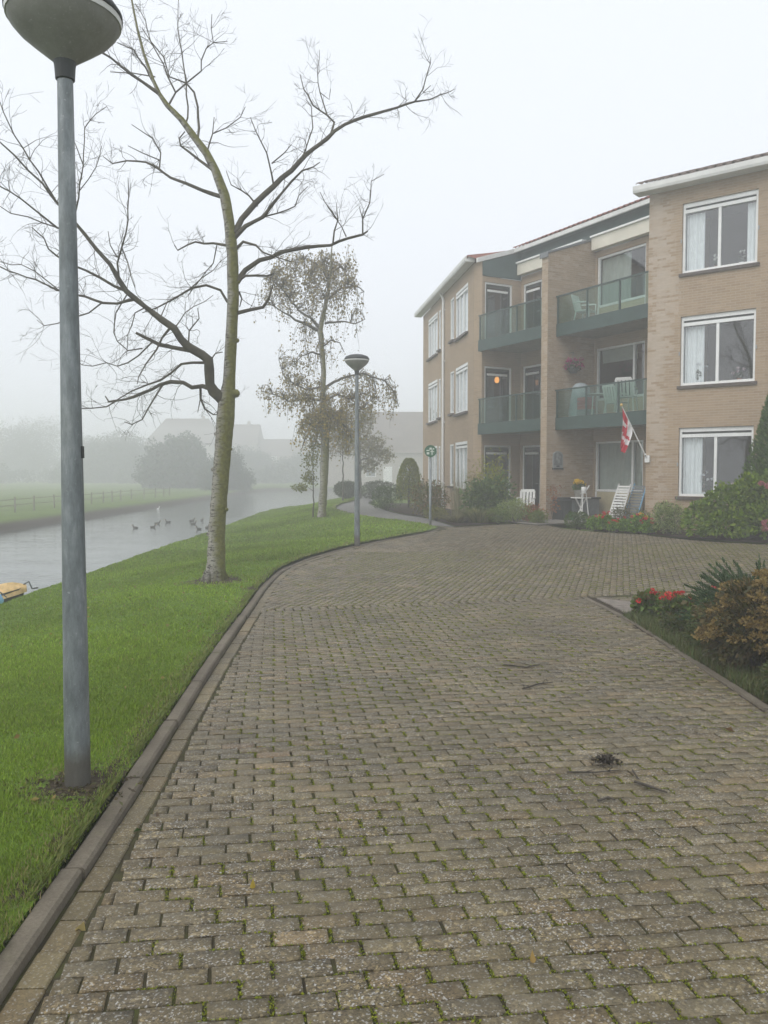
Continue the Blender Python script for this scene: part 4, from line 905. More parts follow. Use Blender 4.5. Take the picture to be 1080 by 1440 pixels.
def door(fr, o, wb=0.0, fw=.06, depth=1.3):
    a0, a1, z0, z1 = o; a0 += .004; a1 -= .004; z1 -= .004; mb = MB(); b0, b1 = wb + .03, wb + .12
    mb.box(fr, a0, a0 + fw, b0, b1, z0, z1); mb.box(fr, a1 - fw, a1, b0, b1, z0, z1); mb.box(fr, a0 + fw, a1 - fw, b0, b1, z1 - fw, z1)
    d = mb.build('balcony_door', M['white_frame'], flats)
    mb = MB(); i0, i1, zz = a0 + fw + .004, a1 - fw - .004, z1 - fw - .004; b0, b1 = wb + .05, wb + .1; f2 = .09
    mb.box(fr, i0, i0 + f2, b0, b1, z0 + .01, zz); mb.box(fr, i1 - f2, i1, b0, b1, z0 + .01, zz)
    mb.box(fr, i0 + f2, i1 - f2, b0, b1, zz - f2, zz); mb.box(fr, i0 + f2, i1 - f2, b0, b1, z0 + .01, z0 + .2)
    mb.build('door_leaf', M['dark_frame'], d)
    mb = MB(); mb.box(fr, i0 + .06, i1 - .1, b0 - .025, b0 - .003, zz - .24, zz - .17); mb.build('ventilation_grille', M['white_frame'], d)
    mb = MB(); mb.poly([fr.p(i0 + f2, wb + .075, z0 + .2), fr.p(i1 - f2, wb + .075, z0 + .2), fr.p(i1 - f2, wb + .075, zz - f2), fr.p(i0 + f2, wb + .075, zz - f2)]); mb.build('pane', M['pane'], d)
    mb = MB(); mb.tube([fr.p(i1 - .045, b0 - .05, z0 + 1.05), fr.p(i1 - .16, b0 - .05, z0 + 1.05)], .012, 6); mb.build('handle', M['steel'], d)
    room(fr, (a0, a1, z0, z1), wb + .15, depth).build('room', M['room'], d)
    return d

TOPS = (2.75, 5.49, 8.24)
net, drp = M['curtain'], M['drape']
# --- long left wing
near_w = [(.86, 2.8, t - 1.7, t) for t in TOPS]; near_n = [(3.08, 3.72, t - 1.62, t - .04) for t in TOPS]
far_n = [(5.55, 5.95, t - 1.62, t - .04) for t in TOPS]; far_w = [(6.2, 8.25, t - 1.7, t) for t in TOPS]
mb = MB(); wall(mb, LEFT, 0, 9.5, -.1, 8.66, near_w + near_n + far_n + far_w)
mb.poly([LEFT.p(9.5, 0, -.1), LEFT.p(9.5, 9, -.1), LEFT.p(9.5, 9, 8.66), LEFT.p(9.5, 0, 8.66)], uv=[(0, 0), (9, 0), (9, 8.7), (0, 8.7)], col=(.2,) * 3)
# chamfered return towards the balconies
q0, q1 = LEFT.p(0, 0, 0), MID.p(.15, -.13, 0)
cl = math.hypot(q1[0] - q0[0], q1[1] - q0[1]); CH = Fr(q0[:2], ((q1[0] - q0[0]) / cl, (q1[1] - q0[1]) / cl))
wall(mb, CH, 0, cl, -.1, 8.66, uoff=.4)
mb.build('left_wing_wall', M['brick'], flats)
for k in range(3):
    window(LEFT, near_w[k], wb=-.045, mull=(.36, .68), curtains=[(.02, .98, net, 14)]); window(LEFT, near_n[k], wb=-.045, mull=(), top=False, curtains=[(.05, .95, net, 4)])
    window(LEFT, far_n[k], wb=-.045, mull=(), top=False, curtains=[(.05, .95, net, 3)]); window(LEFT, far_w[k], wb=-.045, mull=(.36, .68), curtains=[(.02, .98, net, 14)])
mb = MB(); mb.tube([LEFT.p(4.75, -.22, 8.68), LEFT.p(4.75, -.1, 8.5), LEFT.p(4.75, -.07, 8.4), LEFT.p(4.75, -.07, .2)], .05, 8)
for z in (1.2, 3.6, 6.0, 8.0): mb.box(LEFT, 4.67, 4.83, -.1, .0, z, z + .04)
mb.build('downpipe', M['white_frame'], flats)

# --- balcony bays between the wings
FLOORS = (.2, 3.2, 5.95)
doorA = [(-.02, 1.12, .22, 2.56), (-.02, 1.12, 3.2, 5.2), (-.02, 1.12, 5.95, 7.98)]     # on the return, measured inwards
RET = Fr(MID.p(.15, 0, 0)[:2], MID.bx, (-MID.ax[0], -MID.ax[1]))
mb = MB(); wall(mb, RET, -.13, 1.5, -.1, 8.16, doorA)
doorB = [(.26, 1.24, .22, 2.56), (.26, 1.24, 3.2, 5.25), (.26, 1.24, 5.95, 8.02)]
sideB = [(1.5, 3.2, a + .75, b) for (_, _, a, b) in doorB]
wall(mb, MID, .15, 3.45, -.1, 8.3, doorB + sideB, b=1.5)
bigw = [(3.78, 5.74, .3, 2.58), (3.78, 5.74, 3.22, 5.4), (3.78, 5.74, 5.97, 8.14)]
wall(mb, MID, 3.71, 7.9, -.1, 8.3, bigw, b=1.5)
mb.build('balcony_bay_wall', M['brick'], flats)
for k in range(3):
    door(RET, doorA[k], depth=.33); door(MID, doorB[k], 1.5); window(MID, sideB[k], 1.5, (), False, curtains=[(.02, .98, net, 6)])
# broad windows over a beige panel
for k, (a0, a1, z0, z1) in enumerate(bigw):
    zs = (1.06, 3.82, 6.62)[k]
    cur = ([(.02, .7, drp, 12), (.74, .98, drp, 5)], [(.02, .98, drp, 1)][:0], [(.02, .62, drp, 9)])[k]
    w = window(MID, (a0, a1, zs, z1), 1.5, (.77,) if k != 2 else (), False, fw=.06, curtains=cur, sill=False)
    if k == 1:
        mb = MB(); mb.poly([MID.p(a0 + .08, 1.72, 4.95), MID.p(a0 + 1.5, 1.72, 4.95), MID.p(a0 + 1.5, 1.68, z1 - .03), MID.p(a0 + .08, 1.68, z1 - .03)]); mb.build('roller_blind', M['drape'], w)
    mb = MB(); mb.box(MID, a0 + .004, a1 - .004, 1.56, 1.6, z0, zs - .002); mb.build('infill_panel', M['beige'], w)
    mb = MB(); mb.box(MID, a0 + .004, a0 + .06, 1.53, 1.558, z0, zs - .002); mb.box(MID, a1 - .06, a1 - .004, 1.53, 1.558, z0, zs - .002); mb.build('lower_frame', M['white_frame'], w)
# party wall pier with a sloping lead coping
def slab(fr, prof, a0, a1, mb, uv=False, col=None):
    """profile of (b, z) points pushed from a0 to a1"""
    n = len(prof); P0 = [fr.p(a0, b, z) for b, z in prof]; P1 = [fr.p(a1, b, z) for b, z in prof]
    mb.poly(P0, uv=[(b + .3, z) for b, z in prof] if uv else None, col=col); mb.poly(P1[::-1], uv=[(b + .3, z) for b, z in prof[::-1]] if uv else None, col=col)
    for i in range(n):
        j = (i + 1) % n
        mb.poly([P0[i], P1[i], P1[j], P0[j]], uv=[(a0, prof[i][1]), (a1, prof[i][1]), (a1, prof[j][1]), (a0, prof[j][1])] if uv else None, col=col)
mb = MB(); slab(MID, [(-.34, -.1), (-.34, 8.05), (1.55, 8.69), (1.55, -.1)], 3.44, 3.72, mb, True, (.55,) * 3); mb.build('party_wall', M['brick'], flats)
mb = MB(); slab(MID, [(-.4, 7.95), (-.4, 8.1), (1.5, 8.745), (1.5, 8.685), (-.37, 8.053), (-.37, 7.95)], 3.40, 3.76, mb); mb.build('coping', M['lead'], flats)
# cream header boxes and green cladding under the eaves
for a0, a1 in ((.2, 3.4), (3.77, 7.6)):
    mb = MB(); mb.box(MID, a0, a1, 1.28, 1.497, 8.32, 8.69); mb.build('header_panel', M['cream'], flats)
    mb = MB(); mb.box(MID, a0 - .01, a1 + .01, 1.22, 1.497, 8.693, 8.745); mb.build('header_trim', M['white_frame'], flats)
mb = MB()
mb.poly([MID.p(.1, 1.49, 8.3), MID.p(7.9, 1.49, 8.3), MID.p(7.9, 1.49, 9.3), MID.p(.1, 1.49, 9.3)])
mb.poly([MID.p(.155, -.13, 8.165), MID.p(.155, 1.49, 8.165), MID.p(.155, 1.49, 9.14), MID.p(.155, -.13, 8.63)])
mb.poly([MID.p(.16, 1.21, 9.07), MID.p(7.75, 1.21, 9.07), MID.p(7.75, 1.49, 9.08), MID.p(.16, 1.49, 9.08)])
mb.box(RET, -.1, 1.49, -.03, .0, 8.165, 8.2)
mb.build('eaves_cladding', M['green_clad'], flats)
mb = MB(); slab(MID, [(-.34, 8.57), (-.34, 8.72), (1.25, 9.22), (1.25, 9.08)], .1, .19, mb)
mb.build('verge_board', M['fascia'], flats)
mb = MB(); mb.poly([LEFT.p(-.22, -.3, 8.84), MID.p(.1, -.34, 8.7), MID.p(.1, 1.25, 9.2), LEFT.p(.6, 1.0, 9.22)]); mb.build('roof_infill', M['red_tile'], flats)

# --- near wing
ww = [(.84, 2.61, t - 1.7, t) for t in TOPS] + [(2.98, 4.7, t - 1.7, t) for t in TOPS]
mb = MB(); wall(mb, WING, 0, 8.5, -.1, 8.66, ww, lime=lambda a, z: max(.0, 1.3 - abs(a - .28 - .1 * math.sin(z * 1.3)) * 2.1) * (.6 + .5 * float(sstep(1.5, 4.5, z))) if a < .84 else .2)
mb.poly([WING.p(0, 0, -.1), MID.p(7.55, 1.6, -.1), MID.p(7.55, 1.6, 8.66), WING.p(0, 0, 8.66)], uv=[(0, 0), (1.9, 0), (1.9, 8.8), (0, 8.8)], col=(.5,) * 3)
mb.build('near_wing_wall', M['brick'], flats)
for k, o in enumerate(ww):
    cs = {0: [(.03, .3, net, 5)], 1: [(.03, .3, net, 5)], 2: [(.03, .28, net, 5), (.84, .98, net, 3)]}.get(k, [(.03, .4, net, 6)])
    window(WING, o, curtains=cs)
    if k < 3:
        mb = MB(); 
        for a in (o[0] - .03, o[1] + .01): mb.box(WING, a, a + .025, -.02, .03, o[2] + .75, o[2] + .84)
        mb.build('shutter_catch', M['steel'], flats)

# --- roofs: tiled slopes of 20 degrees behind white gutters
TAN20 = math.tan(R(20))
def roof(fr, a0, a1, b0, z0, depth, mat, hip0=0, hip1=0):
    mb = MB(); ridge = z0 + depth * TAN20; bb = b0 + depth; b2 = b0 + 2 * depth; th = .1
    for dz, flip in ((0, 1), (-th, -1)):
        mb.poly([fr.p(a0, b0, z0 + dz), fr.p(a1, b0, z0 + dz), fr.p(a1 - hip1, bb, ridge + dz), fr.p(a0 + hip0, bb, ridge + dz)])
        mb.poly([fr.p(a0 + hip0, bb, ridge + dz), fr.p(a1 - hip1, bb, ridge + dz), fr.p(a1, b2, z0 + dz), fr.p(a0, b2, z0 + dz)])
    mb.poly([fr.p(a0, b0, z0 - th), fr.p(a1, b0, z0 - th), fr.p(a1, b0, z0), fr.p(a0, b0, z0)])
    for a, h in ((a0, hip0), (a1, -hip1)):
        mb.poly([fr.p(a, b0, z0 - th), fr.p(a + h, bb, ridge - th), fr.p(a + h, bb, ridge), fr.p(a, b0, z0)])
        mb.poly([fr.p(a, b2, z0 - th), fr.p(a + h, bb, ridge - th), fr.p(a + h, bb, ridge), fr.p(a, b2, z0)])
    return mb.build('roof', mat, flats)
def tile_mesh(fr, mat, parent):
    """one pantile: wavy section, 0.21 wide and 0.36 long, lying on the 20 degree slope"""
    mb = MB(); N = 7; w = .208; L = .36
    top = [(w * k / (N - 1) - w / 2, .045 * math.sin(k / (N - 1) * 6.283) * .5 + .03) for k in range(N)]
    P = lambda a, b, z: (fr.ax[0] * a + fr.bx[0] * b, fr.ax[1] * a + fr.bx[1] * b, z)
    for k in range(N - 1):
        (a0, h0), (a1, h1) = top[k], top[k + 1]
        mb.poly([P(a0, 0, h0), P(a1, 0, h1), P(a1, L, h1 + L * TAN20), P(a0, L, h0 + L * TAN20)])
        mb.poly([P(a0, 0, h0 - .028), P(a1, 0, h1 - .028), P(a1, 0, h1), P(a0, 0, h0)])
    return mb.build('roof_tile', mat, loc=(0, 0, 0)).data
def tiles(fr, a0, a1, b0, z0, mat, rf, rows):
    me = tile_mesh(fr, mat, None); bpy.data.objects.remove([o for o in bpy.data.objects if o.data == me][0])
    base = root_of(rf); n = int((a1 - a0) / .21)
    for r_ in range(rows):
        for k in range(n):
            o = bpy.data.objects.new('roof_tile', me); COL.objects.link(o); o.parent = rf
            p = fr.p(a0 + (k + .5) * .21, b0 + r_ * .32, z0 + r_ * .32 * TAN20 + .012 + random.uniform(-.004, .004))
            o.location = Vector(p) - base; o.rotation_euler = (0, 0, random.uniform(-.012, .012))
r1 = roof(MID, .12, 7.7, 1.18, 9.2, 4.2, M['red_tile']); tiles(MID, .12, 7.7, 1.15, 9.2, M['red_tile'], r1, 2)
r2 = roof(LEFT, -.25, 9.75, -.3, 8.86, 5.0, M['red_tile'], 5.0, 3.5)
r3 = roof(WING, -.2, 8.8, -.35, 8.81, 5.0, M['brown_tile'], 0, 0); tiles(WING, -.2, 8.8, -.4, 8.81, M['brown_tile'], r3, 3)
mb = MB(); mb.box(MID, .13, 7.5, 1.15, 1.21, 9.06, 9.18)
mb.build('fascia', M['fascia'], flats)
mb = MB(); slab(LEFT, [(-.36, 8.83), (-.36, 8.72), (-.33, 8.66), (-.02, 8.66), (-.02, 8.83)], -.2, 9.85, mb)
mb.build('gutter', M['fascia'], flats)
mb = MB(); slab(WING, [(-.42, 8.79), (-.42, 8.68), (-.4, 8.62), (-.02, 8.62), (-.02, 8.79)], -.27, 8.8, mb)
mb.build('gutter', M['fascia'], flats)
mb = MB(); slab(WING, [(-.02, 8.62), (-.02, 8.79), (2.0, 8.79 + 2.0 * TAN20), (2.0, 8.62 + 2.0 * TAN20)], -.27, -.19, mb); mb.build('verge_board', M['fascia'], flats)
# closing walls behind, out of the camera's sight
mb = MB()
for p0, p1 in ((LEFT.p(9.5, 9, 0), WING.p(8.5, 9, 0)), (WING.p(8.5, 9, 0), WING.p(8.5, 0, 0))):
    L = math.hypot(p1[0] - p0[0], p1[1] - p0[1])
    mb.poly([(p0[0], p0[1], -.1), (p1[0], p1[1], -.1), (p1[0], p1[1], 8.66), (p0[0], p0[1], 8.66)], uv=[(0, 0), (L, 0), (L, 8.7), (0, 8.7)], col=(.2,) * 3)
mb.build('rear_wall', M['brick'], flats)

# --- balconies
def balcony(u0, u1, w0, w1, zb, posts, left_return=False):
    mb = MB(); mb.box(MID, u0 + .02, u1 - .004, w0 + .02, w1, zb + .06, zb + .27)
    b = mb.build('balcony', M['concrete'], flats)
    mb = MB(); mb.box(MID, u0, u1, w0 - .03, w0 + .015, zb, zb + .37)
    if left_return: mb.box(MID, u0 - .03, u0 - .002, w0 - .03, w0 + .12, zb, zb + .37)
    mb.build('edge_panel', M['green_steel'], b)
    mb = MB(); mb.box(MID, u0 - .02, u1, w0 - .035, w0 + .02, zb + 1.15, zb + 1.19); mb.build('handrail', M['green_steel'], b)
    for p in posts:
        mb = MB(); mb.box(MID, p - .022, p + .022, w0 - .015, w0 + .03, zb + .37, zb + 1.15); mb.build('post', M['green_steel'], b)
    for p, q in zip(posts, posts[1:]):
        mb = MB(); mb.box(MID, p + .026, q - .026, w0 - .004, w0 + .006, zb + .385, zb + 1.145); mb.build('glass_panel', M['green_glass'], b)
    return b
for zb in (2.9, 5.65):
    balcony(.17, 3.43, -.25, 1.49, zb, (.2, 2.15, 3.4), True)
    balcony(3.74, 7.52, .0, 1.49, zb, (3.77, 5.0, 6.25, 7.45))
# small patio in front of the ground floor, laid with square slabs
pat = fill([MID.p(3.2, -1.95, 0)[:2], MID.p(7.4, -.9, 0)[:2], MID.p(7.5, 1.49, 0)[:2], MID.p(3.74, 1.49, 0)[:2], MID.p(3.74, -.36, 0)[:2], MID.p(3.2, -.4, 0)[:2]], .035, 'patio', M['joint'])
ps = plain('grey_patio_slab', (.2, .185, .165), .9, .2, var=.2, scale=6, bmp=.3)
for i in range(9):
    for j in range(7):
        u, w = 3.5 + i * .5, -1.65 + j * .5
        if u > 5.2 and w < -.4 or u < 3.9 and w > -.7: continue
        mb = MB(); c = MID.p(u, w, 0); z = float(hz(*c[:2])) + .05 + random.uniform(-.004, .004); mb.box(MID, u - .244, u + .244, w - .244, w + .244, z - .03, z); mb.build('patio_slab', ps, pat)
# ================================================================== STREET LAMPS AND SIGN
def street_lamp(x, y, z, label, tilt=0):
    t = thing('street_lamp', (x, y, z), label, 'street lamp', 'street lamps along the lawn')
    mb = MB(); mb.lathe([(.066, -.05), (.064, .0), (.062, .5), (.057, 1.2), (.046, 2.4), (.037, 3.6), (.036, 3.62)], (x, y, z), 20); mb.build('pole', M['galv'], t, True)
    mb = MB(); mb.lathe([(.0395, 3.55), (.046, 3.555), (.05, 3.615), (.056, 3.645), (.05, 3.65)], (x, y, z), 20); mb.build('collar', M['dark_plastic'], t)
    mb = MB(); mb.lathe([(.05, 3.635), (.075, 3.655), (.15, 3.713), (.215, 3.766), (.252, 3.808), (.265, 3.838)], (x, y, z), 40); mb.build('lamp_shade', M['lamp_shade'], t, True)
    mb = MB(); mb.lathe([(.264, 3.838), (.27, 3.836), (.273, 3.862), (.265, 3.864)], (x, y, z), 40); mb.build('rim', M['fascia'], t)
    mb = MB(); mb.lathe([(.265, 3.864), (.277, 3.863), (.277, 3.885), (.245, 3.93), (.15, 3.965), (.0, 3.98)], (x, y, z), 40); mb.build('cap', M['dark_plastic'], t, True)
    mb = MB(); mb.hexa([(x + .05, y - .012, z + 1.69), (x + .059, y - .012, z + 1.69), (x + .059, y + .012, z + 1.69), (x + .05, y + .012, z + 1.69), (x + .05, y - .012, z + 1.75), (x + .058, y - .012, z + 1.75), (x + .058, y + .012, z + 1.75), (x + .05, y + .012, z + 1.75)]); mb.build('strap_end', M['dark_plastic'], t)
    return t
street_lamp(LAMP1[0], LAMP1[1], float(lawn_z(*LAMP1)) - .02, 'tall grey galvanised lamp post nearest the viewer, at the left edge on the lawn')
l2 = street_lamp(-.6, 18.43, float(lawn_z(-.6, 18.43)) - .02, 'smaller looking street lamp further back where the lawn meets the curved paving')

l2.scale = (1.0, 1.0, 1.06)

t = thing('round_sign', (1.28, 22.9, .14), 'round green sign with white marks on a slim grey pole at the lawn tip', 'sign')
mb = MB(); mb.lathe([(.034, 0), (.034, 2.2), (.0, 2.205)], (1.28, 22.9, .14), 12); mb.build('pole', M['galv'], t, True)
SG = frame_at(1.28, 22.86, 0)
def disc(fr, c, r, b0, b1, n=32):
    mb = MB(); F0 = [fr.p(c[0] + r * math.cos(6.283 * k / n), b0, c[1] + r * math.sin(6.283 * k / n)) for k in range(n)]
    F1 = [fr.p(c[0] + r * math.cos(6.283 * k / n), b1, c[1] + r * math.sin(6.283 * k / n)) for k in range(n)]
    mb.poly(F0); mb.poly(F1[::-1])
    for k in range(n): mb.poly([F0[k], F0[k - 1], F1[k - 1], F1[k]])
    return mb
M['sign_green'] = plain('sign_green', (.015, .1, .045), .4, .4, var=.1); M['sign_white'] = plain('sign_white', (.6, .64, .58), .5, .3, var=.05)
d = disc(SG, (0, 2.23), .165, -.012, .004).build('sign_disc', M['sign_green'], t)
mb = MB()
for (a, b, c, e) in ((-.105, -.035, 2.14, 2.2), (-.115, -.03, 2.235, 2.262), (-.03, .035, 2.27, 2.325), (.03, .055, 2.12, 2.27), (-.005, .1, 2.205, 2.228), (.06, .1, 2.275, 2.31)):
    mb.box(SG, a, b, -.0165, -.0125, c, e)
mb.build('sign_marks', M['sign_white'], d)

# ================================================================== TREES
BT = thing('birch_tree', (BIRCH[0], BIRCH[1], -.04), 'bare mossy birch tree with sprawling limbs on the lawn beside the canal', 'tree')
def densify(pts, jit):
    out = [pts[0]]
    for a, b in zip(pts, pts[1:]):
        L = math.dist(a[:3], b[:3]); k = max(1, int(L / .14))
        for i in range(1, k + 1):
            t = i / k; j = jit if i < k else 0
            out.append(tuple(a[q] + (b[q] - a[q]) * t + (random.gauss(0, j) if q < 3 else 0) for q in range(4)))
    return out
mb = MB(); P = BIRCH_TRUNK; dp = []
for a, b in zip(P, P[1:]):
    k = max(1, int(math.dist(a[:3], b[:3]) / .07))
    for i in range(k):
        t = i / k; r = a[3] + (b[3] - a[3]) * t
        dp.append((a[0] + (b[0] - a[0]) * t, a[1], a[2] + (b[2] - a[2]) * t, r * (1 + random.gauss(0, .022 if r > .06 else .03))))
dp.append(P[-1])
mb.tube([p[:3] for p in dp], [p[3] for p in dp], 14)
for z, ang, r in ((2.78, 0.15, .055), (3.58, -.1, .03), (1.7, 2.9, .03), (1.1, .4, .028), (2.2, 3.4, .025), (4.4, .2, .02), (.75, 3.3, .03), (2.0, .2, .022)):
    i = min(range(len(dp)), key=lambda k: abs(dp[k][2] - z)); c = Vector(dp[i][:3]); o = Vector((math.cos(ang), -.25 * math.sin(ang + 1), .1)).normalized()
    mb.tube([c + o * dp[i][3] * .6, c + o * (dp[i][3] + r * .9), c + o * (dp[i][3] + r * 1.3)], [r * 1.3, r, r * .45], 8)
for k in range(5):                                     # root flare
    a = k * 1.26 + .4; c = Vector(P[0][:3])
    mb.tube([c + Vector((math.cos(a) * .1, math.sin(a) * .1, .22)), c + Vector((math.cos(a) * .17, math.sin(a) * .17, .05)), c + Vector((math.cos(a) * .25, math.sin(a) * .25, -.05))], [.06, .06, .03], 7)
mb.build('trunk', M['birch'], BT, True)
twigseeds = []
for l in BIRCH_LIMBS:
    d_ = densify(l, .009); mb = MB(); mb.tube([p[:3] for p in d_], [p[3] * (1 + random.gauss(0, .07)) for p in d_], 9); mb.build('limb', M['limb'], BT, True); twigseeds.append(d_)
mb = MB()
for l in BIRCH_BRANCHES:
    d_ = densify(l, .008); mb.tube([p[:3] for p in d_], [max(.0034, p[3]) for p in d_], 6); twigseeds.append(d_)
mb.build('branches', M['limb'], BT, True)['kind'] = 'stuff'
def twig(mb, p, d, L, r, depth, droop):
    pts = [Vector(p)]; n = max(3, int(L / .07)); d = Vector(d).normalized(); rr = [r]
    for k in range(n):
        d = (d + Vector((random.gauss(0, .22), random.gauss(0, .22), random.gauss(0, .2) - droop))).normalized()
        pts.append(pts[-1] + d * (L / n)); rr.append(max(.0016, r * (1 - .75 * (k + 1) / n)))
    mb.tube(pts, rr, 4, cap=False)
    if depth > 0:
        for k in range(random.randint(1, 3)):
            i = random.randint(1, n - 1); e = (pts[i + 1] - pts[i]).normalized() if i < n else d
            e = (e + Vector((random.gauss(0, .6), random.gauss(0, .6), random.gauss(.1, .5)))).normalized()
            twig(mb, pts[i], e, L * random.uniform(.35, .7), rr[i] * .75, depth - 1, droop)
mb = MB(); nt_ = 0
for d_ in twigseeds:
    tot = sum(math.dist(a[:3], b[:3]) for a, b in zip(d_, d_[1:]))
    for k in range(int(tot / .17) + 1):
        i = random.randint(len(d_) // 4, len(d_) - 2); p = d_[i]
        if p[3] > .045: continue
        e = Vector(d_[i + 1][:3]) - Vector(p[:3])
        if e.length < 1e-4: continue
        e.normalize(); side = Vector((random.gauss(0, 1), random.gauss(0, 1), random.gauss(.35, .8))).normalized()
        low = p[2] < 4.6 and p[0] < -2.6
        twig(mb, p[:3], (e * .8 + side).normalized(), random.uniform(.18, .62) * (1.25 if low else 1), min(.0052, max(.0026, p[3] * .5)), 2, .07 if low and random.random() < .6 else -.02)
        nt_ += 1
tw = mb.build('twigs', M['limb'], BT); tw['kind'] = 'stuff'

LT = thing('leafy_birch', (LEAFY_TRUNK[0][0], LEAFY_TRUNK[0][1], 0.02), 'tall birch with thin brown autumn leaves behind the second lamp post', 'tree')
mb = MB(); d_ = densify(LEAFY_TRUNK, .006); mb.tube([p[:3] for p in d_], [p[3] * .88 * (1 + random.gauss(0, .05)) for p in d_], 12); mb.build('trunk', M['birch_pale'], LT, True)
LW = []
for l in LEAFY_LIMBS:
    d_ = densify(l, .012); mb = MB(); mb.tube([p[:3] for p in d_], [max(.01, p[3]) for p in d_], 7); mb.build('limb', M['limb'], LT, True); LW.append(d_)
mb = MB(); anchors = []
for (x, y, z, rx, rz, den) in LEAFY_CLUMPS:
    for k in range(int(34 * (den if z < 6.6 else den * .7) * rx * rz * 4) + 9):
        c = Vector((x, y, z)) + Vector((random.gauss(0, .5) * rx, random.gauss(0, .6) * max(rx, .5), random.gauss(.1, .46) * rz))
        src = min((p for L in LW for p in L[::3]), key=lambda p: (p[0] - c.x) ** 2 + (p[1] - c.y) ** 2 + (p[2] - c.z) ** 2 * 1.5)
        s0 = Vector(src[:3]); mid = (s0 + c) / 2 + Vector((0, 0, .16)); end = c + Vector((random.gauss(0, .1), random.gauss(0, .1), -random.uniform(.25, .8)))
        mb.tube([s0, mid, c, end], [.011, .008, .0055, .003], 4, cap=False)
        for q in range(int(14 * (.4 + den))):
            t = random.random(); b = mid.lerp(c, t * 2) if t < .5 else c.lerp(end, t * 2 - 1)
            anchors.append((b.x + random.gauss(0, .075), b.y + random.gauss(0, .075), b.z + random.gauss(-.05, .08)))
mb.build('twigs', M['limb'], LT)['kind'] = 'stuff'
A_ = np.array(anchors); nA = len(A_)
hgt = sstep(2.5, 6, A_[:, 2])[:, None]
V, F, C = leaves(A_, .084, .06, [(.16, .13, .055), (.13, .125, .05), (.2, .15, .06), (.12, .1, .05)], droop=.7)
olive = jitter_cols(nA, [(.2, .19, .055), (.3, .23, .055), (.36, .25, .05)], .25); grey = jitter_cols(nA, [(.25, .2, .08), (.31, .24, .09), (.2, .17, .075)], .25)
C1 = olive * (1 - hgt) + grey * hgt; C = np.concatenate([C1, C1])
foliage('leaves', LT, [(V, F, C)])

def small_tree(name, label, x, y, h, trunk_r, blobs, cols, L, n, group=None, z=None, lean=0, mat='limb', branches=10, sides=8):
    z0 = float(hz(x, y)) if z is None else z
    t = thing(name, (x, y, z0), label, 'tree', group)
    pts = [(x + lean * k / 6, y, z0 - .05 + h * .82 * k / 6) for k in range(7)]
    mb = MB(); d_ = densify([(*p, trunk_r * (1 - .8 * k / 6)) for k, p in enumerate(pts)], .015); mb.tube([p[:3] for p in d_], [p[3] for p in d_], sides); mb.build('trunk', M[mat], t, True)
    parts = []; mb = MB()
    for (bx, by, bz, rx, rz, den) in blobs:
        c = (x + bx, y + by, z0 + bz); i = min(len(d_) - 1, int(len(d_) * max(.15, min(.98, (bz - rz * .6) / (h * .82)))))
        mb.tube([d_[i][:3], ((d_[i][0] + c[0]) / 2, (d_[i][1] + c[1]) / 2, (d_[i][2] + c[2]) / 2 + .1), c], [trunk_r * .35, trunk_r * .22, trunk_r * .08], 5)
        for k in range(branches):
            v = Vector((random.gauss(0, .5) * rx, random.gauss(0, .5) * rx, random.gauss(.1, .45) * rz))
            mb.tube([c, Vector(c) + v * .5 + Vector((0, 0, .05)), Vector(c) + v], [trunk_r * .1, trunk_r * .06, trunk_r * .025], 4, cap=False)
        P, d = ell_points(int(n * den), c, (rx, rx, rz), .25, -1, .3); parts.append(leaves(P, L, L * .7, cols, .4))
    mb.build('branches', M[mat], t)['kind'] = 'stuff'; foliage('leaves', t, parts); return t
small_tree('young_tree', 'small green sapling growing close beside the leafy birch trunk', -2.42, 28.3, 2.9, .028,
           [(-.05, 0, 2.0, .36, .5, 1), (-.15, .1, 1.35, .32, .28, .7), (-.45, 0, 1.05, .3, .14, .5), (.05, 0, 2.6, .25, .35, .6)], [(.15, .17, .05), (.2, .2, .06)], .08, 330, z=.08)
GREY = [(.17, .16, .08), (.22, .18, .085), (.15, .13, .07)]
small_tree('misty_tree', 'hazy brownish tree beyond the path, right of the leafy birch', -1.35, 46, 5.2, .13,
           [(.0, 0, 3.6, .9, 1.1, 1), (.7, 0, 2.9, .9, .7, .9), (1.3, 0, 2.4, .8, .5, .5), (.5, .3, 1.9, .8, .6, .6), (-.7, 0, 3.2, .7, .9, .6), (.3, 0, 4.5, .6, .7, .6)], GREY, .15, 620)
small_tree('misty_tree', 'thin straight sapling in the mist left of the hazy tree', -2.0, 40.5, 4.4, .05,
           [(-.3, 0, 3.4, .5, .7, .8), (.25, 0, 2.7, .5, .6, .7), (-.5, 0, 2.6, .4, .5, .5), (0, 0, 4.0, .35, .5, .6)], GREY, .12, 300)

# ================================================================== PLANTS BY THE FLATS
GAIN = np.array([1.9, 1.95, .95])
DK = [(.03, .055, .022), (.045, .07, .03), (.025, .04, .02)]
shrub('round_shrub', 'dark rounded clipped shrub beside the far path', 'shrub', .12, 31.5, .58, .95, DK, .045, .03, 3200, lump=.08, shell=.7)
t = thing('conifer', (1.0, 33.2, .2), 'egg shaped golden green conifer at the far corner of the flats', 'conifer')
mb = MB(); mb.tube([(1.0, 33.2, .15), (1.0, 33.2, 1.9)], [.06, .015], 6); mb.build('trunk', M['bark_dark'], t)
h_ = rng.random(5200) ** .8; a_ = rng.random(5200) * 6.283; rr = .5 * np.sqrt(np.clip(1 - (h_ * 1.18 - .2) ** 2.6 * np.sign(h_ * 1.18 - .2).clip(0), 0, 1)) * (.62 + .38 * rng.random(5200) ** .4) * (1 + .08 * np.sin(a_ * 7 + h_ * 9))
